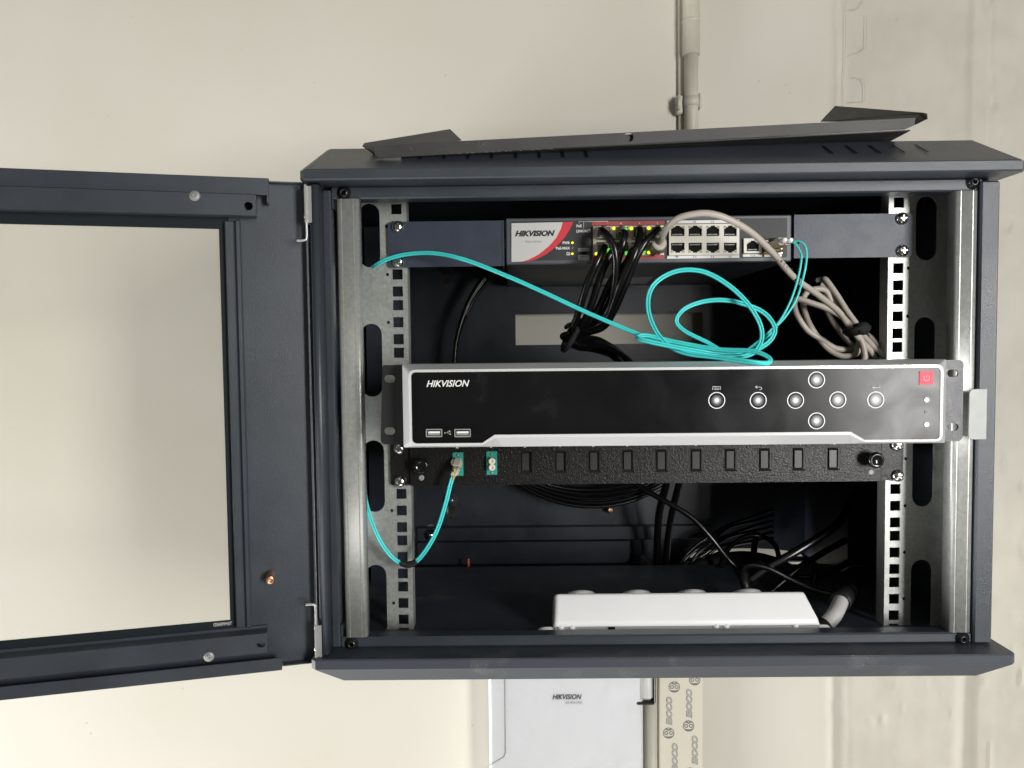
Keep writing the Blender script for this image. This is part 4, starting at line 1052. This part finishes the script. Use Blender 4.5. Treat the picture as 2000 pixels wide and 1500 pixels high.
p = at(1195, 1235, y0); mb = MB(PF); mb.box(p.x-.0032, p.x+.0032, .0004, .0013, .0006, .0030); mb.build('base_slot', 'port_black', ps)
xs_ = at(1440, 1210, y0).x
mb = MB(PF); mb.tube([(xs_-.0014, .0012, .020), (xs_-.0002, .0007, .011), (xs_, .0002, .004)], .0002, 5); mb.build('seam', 'greyprint', ps)
G['grey_lead'] = mat('pale grey lead', (.50, .49, .48), .45)
mb = MB(); mb.tube(path([(1596, 1231, .040), (1614, 1219, .043), (1630, 1200, .048), (1638, 1184, .056), (1642, 1174, .062)]), .0072, 14); mb.build('power_lead', 'grey_lead', ps)
mb = MB(); mb.tube([at(1598, 1231, .038), at(1611, 1222, .0425)], .0082, 14); mb.build('strain_relief', 'black_dull', ps)

# ================================================================== CABLES
# clear modular plug seen from behind with its latch
def plug(px, py, top, parent, Y=None, m='clear'):
    Yb = YP-.0002; Yf_ = YP-.0115
    X0, X1, Z0, Z1 = rect(px-12.5, py-10, px+12.5, py+10, YP-.006)
    mb = MB(); mb.box(X0, X1, Yf_, Yb+.002, Z0, Z1, .0006)
    zc = Z1 if top else Z0; d = .0016 if top else -.0016
    mb.box((X0+X1)/2-.0022, (X0+X1)/2+.0022, Yf_-.001, Yb, zc, zc+d, .0003)
    mb.box((X0+X1)/2-.003, (X0+X1)/2+.003, Yf_+.002, Yb, Z0+.0025, Z1-.0025, .0005)
    return mb.build('plug', m, parent)
tiep = (1116, 655)
tail = [[(1108, 664, .055), (1130, 672, .085), (1165, 668, .11), (1195, 680, .14), (1228, 705, .17), (1250, 740, .2)],
        [(1105, 662, .06), (1125, 674, .09), (1155, 678, .12), (1190, 690, .15), (1215, 715, .18), (1235, 745, .2)]]
bl = [((1178, 455), True, [(1176, 451, .018), (1189, 463, .005), (1200, 488, .002), (1203, 520, .005), (1200, 560, .012), (1191, 600, .022), (1166, 636, .034)], 'black cable from the upper leftmost lit port, bending over its neighbours'),
      ((1213, 455), True, [(1220, 456, .016), (1216, 478, .012), (1207, 510, .018), (1200, 560, .028), (1186, 600, .034), (1160, 634, .04)], 'black cable from the second upper port, behind the front strands'),
      ((1248, 455), True, [(1250, 450, .016), (1247, 475, .003), (1237, 502, .000), (1223, 530, .004), (1210, 560, .010), (1199, 592, .018), (1180, 628, .028)], 'thick shiny black cable from the third upper port, in front of the bundle'),
      ((1283, 455), True, [(1285, 450, .016), (1262, 471, .006), (1243, 502, .006), (1231, 532, .010), (1219, 562, .015), (1200, 606, .024), (1176, 640, .032)], 'black cable from the fourth upper port, slanting down left'),
      ((1178, 485), False, [(1180, 484, .016), (1166, 512, .010), (1150, 546, .014), (1136, 590, .022), (1126, 622, .030), (1118, 645, .036)], 'leftmost black cable of the bundle, from the lower left port'),
      ((1213, 485), False, [(1200, 488, .020), (1186, 508, .018), (1170, 548, .022), (1157, 590, .028), (1146, 618, .034), (1132, 640, .040)], 'second black cable from the left in the bundle'),
      ((1248, 485), False, [(1236, 490, .022), (1222, 515, .024), (1196, 545, .028), (1172, 596, .033), (1155, 625, .038), (1138, 645, .044)], 'black cable from the third lower port, in the middle of the bundle')]
for n_, ((px, py), top, pts, lab) in enumerate(bl):
    t = thing('patch_cable', lab, 'network cable', at(px, py, YP), 'black patch cables tied together under the switch')
    plug(px, py, top, t)
    j = (n_-3)*1.6
    mid = [(1130+j, 652+j*.8, .046+.002*(n_ % 3)), (1113+j*.5, 656+j*.6, .050+.003*(n_ % 3))]
    tl_ = [(a+j*1.6, b+j*1.4, y_+.004*(n_ % 3)) for a, b, y_ in tail[n_ % 2]]
    mb = MB(); P_ = path([(px, py, YP-.006)]+pts+mid+tl_, 7); mb.tube(P_, .0033, 12); mb.build('jacket', 'black_rubber', t)
t = thing('cable_tie', 'black hook and loop strap round the folded end of the black cables', 'cable tie', at(1115, 655, .05))
mb = MB(); c = at(1116, 654, .048)
mb.tube([c+Vector((.0085*math.cos(R(a))*.9, .012*math.sin(R(a)), .0135*math.cos(R(a))+.004*math.sin(R(a)))) for a in range(0, 361, 20)], .0028, 8); mb.tube(path([(1105, 640, .04), (1112, 634, .035), (1122, 634, .035)]), .002, 8)
mb.build('strap', 'tie', t)

# grey cable
t = thing('grey_network_cable', 'thick grey network cable arching from the switch to a tied coil on the right', 'network cable', at(1283, 485, YP))
plug(1283, 485, False, t)
mb = MB(); d0, d1_ = at(1280, 484, YP-.008), at(1291, 470, YP-.026)
mb.lathe(d0, d1_-d0, [(-.002, .0058), (.009, .0058), (.0105, .0068), (.013, .0068), (.0135, .0048)], 20); mb.build('boot', 'grey_cable', t)
mb = MB(); rg_ = .00285
mb.tube(path([(1281, 483, YP-.010), (1290, 470, .010), (1302, 447, -.004), (1322, 428, -.014), (1350, 419, -.020), (1385, 417, -.022), (1425, 429, -.020), (1470, 456, -.014), (1510, 495, -.006), (1550, 541, .006), (1600, 578, .02), (1636, 607, .034), (1652, 628, .044), (1664, 645, .05), (1684, 668, .055), (1702, 688, .06), (1715, 712, .07)]), rg_, 12)
def zc_(L, ys_, m=8):
    n = len(L); return [(1480+a/5.557, 440+b/5.557, ys_[0]+(ys_[1]-ys_[0])*i/(n-1)) for i, (a, b) in enumerate(L)]
mb.tube(path(zc_([(640, 600), (700, 590), (745, 600), (860, 760), (960, 920), (1060, 1060), (1130, 1180), (1240, 1300), (1400, 1430), (1480, 1530)], (.09, .05))), rg_, 12)
mb.tube(path(zc_([(1120, 1500), (1160, 1440), (1140, 1300), (1080, 1170), (1010, 1090), (900, 985), (740, 900), (570, 840), (440, 800), (400, 830), (400, 900), (440, 1000), (540, 1140), (690, 1240), (830, 1330), (960, 1350), (1060, 1345), (1130, 1280), (1110, 1180)], (.05, .075))), rg_, 12)
mb.tube(path(zc_([(1090, 1160), (1100, 1280), (1070, 1390), (980, 1420), (880, 1410), (760, 1340), (640, 1200), (550, 1050), (500, 900), (500, 780), (560, 710), (660, 690), (740, 715), (800, 820), (900, 960), (1040, 1100), (1170, 1230), (1240, 1380), (1200, 1430)], (.06, .09))), rg_, 12)
mb.tube(path(zc_([(680, 640), (760, 690), (840, 830), (930, 960), (1060, 1110), (1200, 1200), (1330, 1350), (1420, 1500)], (.085, .07))), rg_, 12)
mb.tube(path(zc_([(700, 760), (740, 890), (800, 1020), (880, 1140), (960, 1240), (1050, 1320), (1160, 1400), (1180, 1500)], (.095, .08))), rg_, 12)
mb.build('jacket', 'grey_cable', t)
cc = [at(1516.5+i*6, 500.5+i*4.6, -.006-rg_*.97+i*.0016) for i in range(4)]
for i, ch in enumerate('168H'):
    q = at(1524+i*6.2, 511+i*5.2, -.0062+.0012*i); pfr = (Vector((q.x, q.y-.0027, q.z)), Vector((.72, 0, -.69)), Vector((0, 1, 0)), Vector((.69, 0, .72)))
    text(ch, -.0009, -.0012, .0009, .0012, 0, 'blackprint', t, name='cable_print', frame=pfr)
t2 = thing('cable_tie', 'black hook and loop tie round the coiled grey cable near the right rail', 'cable tie', at(1680, 641, .05))
mb = MB(); a_, b_ = at(1655, 648, .045), at(1688, 634, .045)
for k in range(3):
    mb.tube([a_.lerp(b_, .5)+(b_-a_)*.52*math.cos(R(q))+Vector((.0016*k-.0016, -.0015+.009*math.sin(R(q))*1.2, -.0012*k)) for q in range(0, 361, 20)], .0026, 8)
mb.lathe(at(1685, 642, .034), (0, -1, 0), [(0, .006), (.003, .0058), (.004, 0)], 12)
mb.build('strap', 'tie', t2)

# aqua duplex fibre cord: two strands side by side
def duplex(pts, mb, sep=.00103, r=.00103, m=8, twist=0.):
    P_ = path(pts, m); k = len(P_); T = [(P_[min(i+1, k-1)]-P_[max(i-1, 0)]).normalized() for i in range(k)]
    prev = None; A_, B2 = [], []
    for i in range(k):
        side = T[i].cross(Vector((0, 1, 0)))
        if side.length < 1e-3: side = prev or Vector((1, 0, 0))
        side.normalize()
        if prev is not None and side.dot(prev) < 0: side = -side
        if prev is not None: side = (prev*.6+side*.4); side = (side-T[i]*side.dot(T[i])).normalized()
        prev = side
        a = twist*math.sin(i/k*9+1); n2 = T[i].cross(side); s2 = side*math.cos(a)+n2*math.sin(a)
        A_.append(P_[i]+s2*sep); B2.append(P_[i]-s2*sep)
    mb.tube(A_, r, 8); mb.tube(B2, r, 8)
t = thing('fibre_cable', 'aqua duplex fibre cord looping below the switch and down to the patch panel', 'fibre cable', at(1520, 480, YS))
mb = MB()
fc = [(1516, 637, -.002), (1498, 655, -.004), (1478, 672, -.008), (1450, 690, -.016), (1420, 690, -.020), (1380, 668, -.018), (1338, 647, -.014), (1321, 627, -.012), (1336, 604, -.012), (1370, 590, -.010), (1410, 586, -.010), (1450, 593, -.010), (1492, 611, -.010), (1513, 640, -.012), (1505, 664, -.014), (1478, 683, -.018), (1440, 693, -.030), (1390, 690, -.036), (1320, 678, -.036), (1262, 666, -.034), (1245, 660, -.030), (1262, 655, -.026), (1320, 668, -.030), (1400, 682, -.040), (1470, 686, -.052), (1502, 699, -.060), (1498, 709, -.062), (1460, 706, -.058), (1400, 698, -.046), (1340, 690, -.036), (1305, 674, -.030), (1280, 645, -.026), (1266, 605, -.022), (1270, 568, -.018), (1292, 543, -.016), (1330, 528, -.016), (1375, 531, -.018), (1420, 555, -.020), (1458, 590, -.022), (1484, 632, -.024), (1487, 665, -.026), (1470, 690, -.032), (1430, 698, -.036), (1370, 694, -.034), (1300, 672, -.028), (1240, 650, -.020), (1150, 612, -.012), (1060, 570, -.006), (990, 539, .0), (910, 508, .012), (850, 495, .022), (800, 496, .030), (760, 505, .035), (736, 517, .040), (722, 527, .052), (706, 545, .066), (690, 600, .078), (684, 700, .085), (688, 800, .082), (694, 880, .066), (702, 915, .048)]
duplex(fc, mb, twist=.5)
duplex([(702, 915, .048), (709, 940, .036), (716, 985, .026), (730, 1030, .022), (748, 1066, .022), (770, 1092, .024), (790, 1101, .024), (812, 1097, .024), (835, 1070, .022), (855, 1032, .020), (870, 985, .018), (880, 945, .018), (886, 928, .020)], mb)
for a in (-1, 1):
    mb.tube(path([(1540, 474, .016), (1556+a*4, 473-a*2, .010), (1568+a*5, 487-a*5, .006), (1570+a*5, 508, .004), (1563+a*5, 545, .003), (1550+a*5, 585, .001), (1532+a*3, 617, .0), (1516+a*1, 637, -.002)]), .00103, 8)
mb.build('jacket', 'aqua', t)
mb = MB(); mb.tube(path([(783, 1099, .024), (795, 1103, .0238), (806, 1101, .0238), (814, 1096, .024)]), .0031, 10); mb.build('sleeve', 'black_dull', t)
G['shrink'] = mat('yellow core', (.45, .40, .12), .4)
mb = MB()
for a in (0, 1): mb.tube(path([(1534+a*9, 470+a*1, .022), (1544+a*9, 472+a*1, .015), (1553+a*7, 475-a*1, .011)]), .0013, 8)
mb.tube(path([(888, 915, .016), (887, 928, .018), (884, 938, .0185)]), .0012, 8); mb.build('fibre_core', 'shrink', t)
# connector at the switch
mb = MB(); a0, a1 = at(1503, 484, .034), at(1536, 470, .010)
dv = (a1-a0).normalized(); sv = dv.cross(Vector((0, 0, 1))).normalized(); uv = sv.cross(dv)
m2 = MB((a0, dv, sv, uv)); L_ = (a1-a0).length
m2.box(0, L_*.9, -.0058, -.0004, -.0032, .0030, .0006); m2.box(0, L_*.9, .0004, .0058, -.0032, .0030, .0006)
m2.box(L_*.2, L_*.75, -.0035, .0035, .0031, .0048, .0006)
m2.build('connector', 'beige_plastic', t)
m2 = MB((a0, dv, sv, uv)); m2.box(-.004, L_*.28, -.0066, .0066, -.0040, .0040, .0008); m2.box(L_*.30, L_*.46, -.0066, .0066, .0032, .0060, .0006); m2.build('latch', 'black_dull', t)
m2 = MB((a0, dv, sv, uv)); m2.box(-.004, L_*.5, -.0064, .0064, -.0062, -.0042, .0004); m2.build('bail', 'gold', t)
m2 = MB((a0, dv, sv, uv))
for s_ in (-.003, .003): m2.lathe((L_*.9, s_, 0), (1, 0, 0), [(0, .0026), (.003, .0024), (.006, .0016)], 12)
m2.build('boot', 'white_plastic', t)
# connector at the patch panel
a0, a1 = at(896, 899, YF-.004), at(887, 926, .017)
dv = (a1-a0).normalized(); sv = Vector((1, 0, 0)); sv = (sv-dv*sv.dot(dv)).normalized(); uv = sv.cross(dv)
m2 = MB((a0, dv, sv, uv)); L_ = (a1-a0).length
m2.box(0, L_*.55, -.0036, .0030, -.0030, -.0002, .0005); m2.box(0, L_*.62, -.0030, .0036, .0002, .0030, .0005); m2.box(L_*.05, L_*.3, -.0062, -.0037, -.002, .002, .0005)
for s_ in (-.0014, .0016): m2.lathe((L_*.55, s_, 0), (1, 0, 0), [(0, .0023), (L_*.25, .0020), (L_*.5, .0014)], 12)
m2.build('connector', 'beige_plastic', t)

# black cables inside
t = thing('cable_coil', 'large loose coil of black cable hanging on the back panel', 'cable coil', at(1150, 990, .28))
mb = MB()
for k in range(5):
    rx = (262+k*3.5)/1500*(.27+.6744); rz = (248+k*8.5)/1500*(.27+.6744); c = at(1150+3*k, 713, .27)
    mb.tube([(c.x+rx*math.cos(R(a)), .272+.006*math.sin(R(a*3+k*50))+k*.003, c.z+rz*math.sin(R(a))) for a in range(122, 338, 4)], .0025, 10)
mb.build('jacket', 'black_rubber', t)
def cable(lab, pts, r, name='cable', cat='cable', extra=None):
    t = thing(name, lab, cat, at(*pts[0])); mb = MB(); mb.tube(path(pts), r, 12); mb.build('jacket', 'black_rubber', t)
    if extra:
        for a, b, rr in extra: m2 = MB(); m2.tube([at(*a), at(*b)], rr, 14); m2.build('plug', 'black_dull', t)
    return t
cable('thick black cable going straight down into the hole in the cabinet floor', [(1312, 900, .20), (1300, 950, .22), (1288, 1000, .25), (1284, 1050, .27), (1283, 1110, .28), (1283, 1150, .30)], .0045)
cable('black cable beside the thick one, bending towards the floor hole', [(1338, 900, .20), (1325, 950, .22), (1313, 1000, .25), (1305, 1050, .27), (1300, 1112, .28), (1300, 1150, .30)], .0042)
cable('thin black cable slanting down right to a socket plug on the floor', [(1215, 925, .18), (1262, 958, .17), (1310, 985, .16), (1352, 1012, .155), (1390, 1052, .15), (1420, 1090, .15), (1446, 1115, .15)], .0030, extra=[((1444, 1110, .15), (1452, 1128, .148), .0062)])
cable('glossy black mains lead arching over the power strip to a round plug', [(1450, 1140, .12), (1452, 1112, .12), (1470, 1104, .118), (1500, 1110, .116), (1545, 1132, .112), (1590, 1152, .106), (1632, 1163, .10), (1650, 1166, .10)], .0030, extra=[((1640, 1178, .062), (1652, 1158, .085), .0100), ((1650, 1160, .085), (1664, 1152, .10), .0085), ((1450, 1118, .12), (1460, 1165, .11), .0045)])
cable('black cable rising right from the plugs into the dark corner', [(1462, 1135, .12), (1500, 1108, .12), (1545, 1083, .12), (1590, 1056, .125), (1625, 1032, .135), (1650, 1003, .16), (1670, 960, .2)], .0044)
cable('black cable crossing the lower right corner behind the rail', [(1640, 1118, .13), (1665, 1106, .13), (1700, 1108, .13), (1735, 1122, .14), (1770, 1140, .16)], .0032)
cable('short black lead hanging beside the round plug', [(1590, 1105, .17), (1593, 1120, .17), (1590, 1138, .168), (1600, 1152, .165), (1615, 1160, .16)], .0026)
cable('black wire dropping in front of the pale back opening', [(1478, 1040, .26), (1472, 1080, .262), (1470, 1110, .265), (1480, 1150, .27)], .0040)
cable('black cable looping out of the dark corner towards the plugs', [(1705, 990, .24), (1672, 1040, .21), (1610, 1078, .18), (1562, 1108, .16), (1530, 1135, .155), (1500, 1160, .15)], .0036)
cable('thin black cable sagging under the rising one', [(1480, 1095, .20), (1530, 1120, .19), (1590, 1126, .18), (1650, 1100, .19), (1700, 1060, .22)], .0027)
cable('black cable curling tightly above the floor hole', [(1405, 1120, .24), (1420, 1075, .235), (1462, 1046, .23), (1508, 1058, .23), (1520, 1098, .232), (1490, 1128, .24)], .0030)
t = thing('cable_coil', 'fanned strands of black cable curving out of the floor hole', 'cable coil', at(1380, 1105, .27))
mb = MB()
for k in range(6):
    j1, j2, j3 = (random.uniform(-5, 5) for _ in range(3))
    mb.tube(path([(1318+k*9, 1130, .27), (1330+k*8+j1, 1098, .265), (1352+k*7+j2, 1070+k*3, .268+.003*(k % 2)), (1385+k*5, 1045+k*6+j3, .272), (1425+k*2, 1025+k*8+j1, .284), (1470, 1008+k*9+j2, .300), (1510, 996+k*11, .314)]), .0021, 8)
mb.build('jacket', 'black_rubber', t)
t = thing('cable_grommet', 'torn black rubber edging round the hole in the floor', 'grommet', at(1340, 1105, .28))
mb = MB(); mb.tube(path([(1250, 1098, .285), (1262, 1106, .275), (1290, 1112, .268), (1330, 1112, .262), (1370, 1111, .26), (1400, 1106, .265)]), .0042, 8)
mb.tube(path([(1338, 1122, .262), (1372, 1104, .264), (1415, 1093, .266), (1460, 1090, .268), (1510, 1100, .268), (1562, 1124, .266)]), .0085, 12); mb.tube(path([(1252, 1088, .29), (1265, 1098, .285), (1270, 1110, .28)]), .005, 8); mb.build('rubber_edge', 'tie', t)
print('objects', len(bpy.data.objects), 'tris', sum(len(m.polygons) for m in bpy.data.meshes))
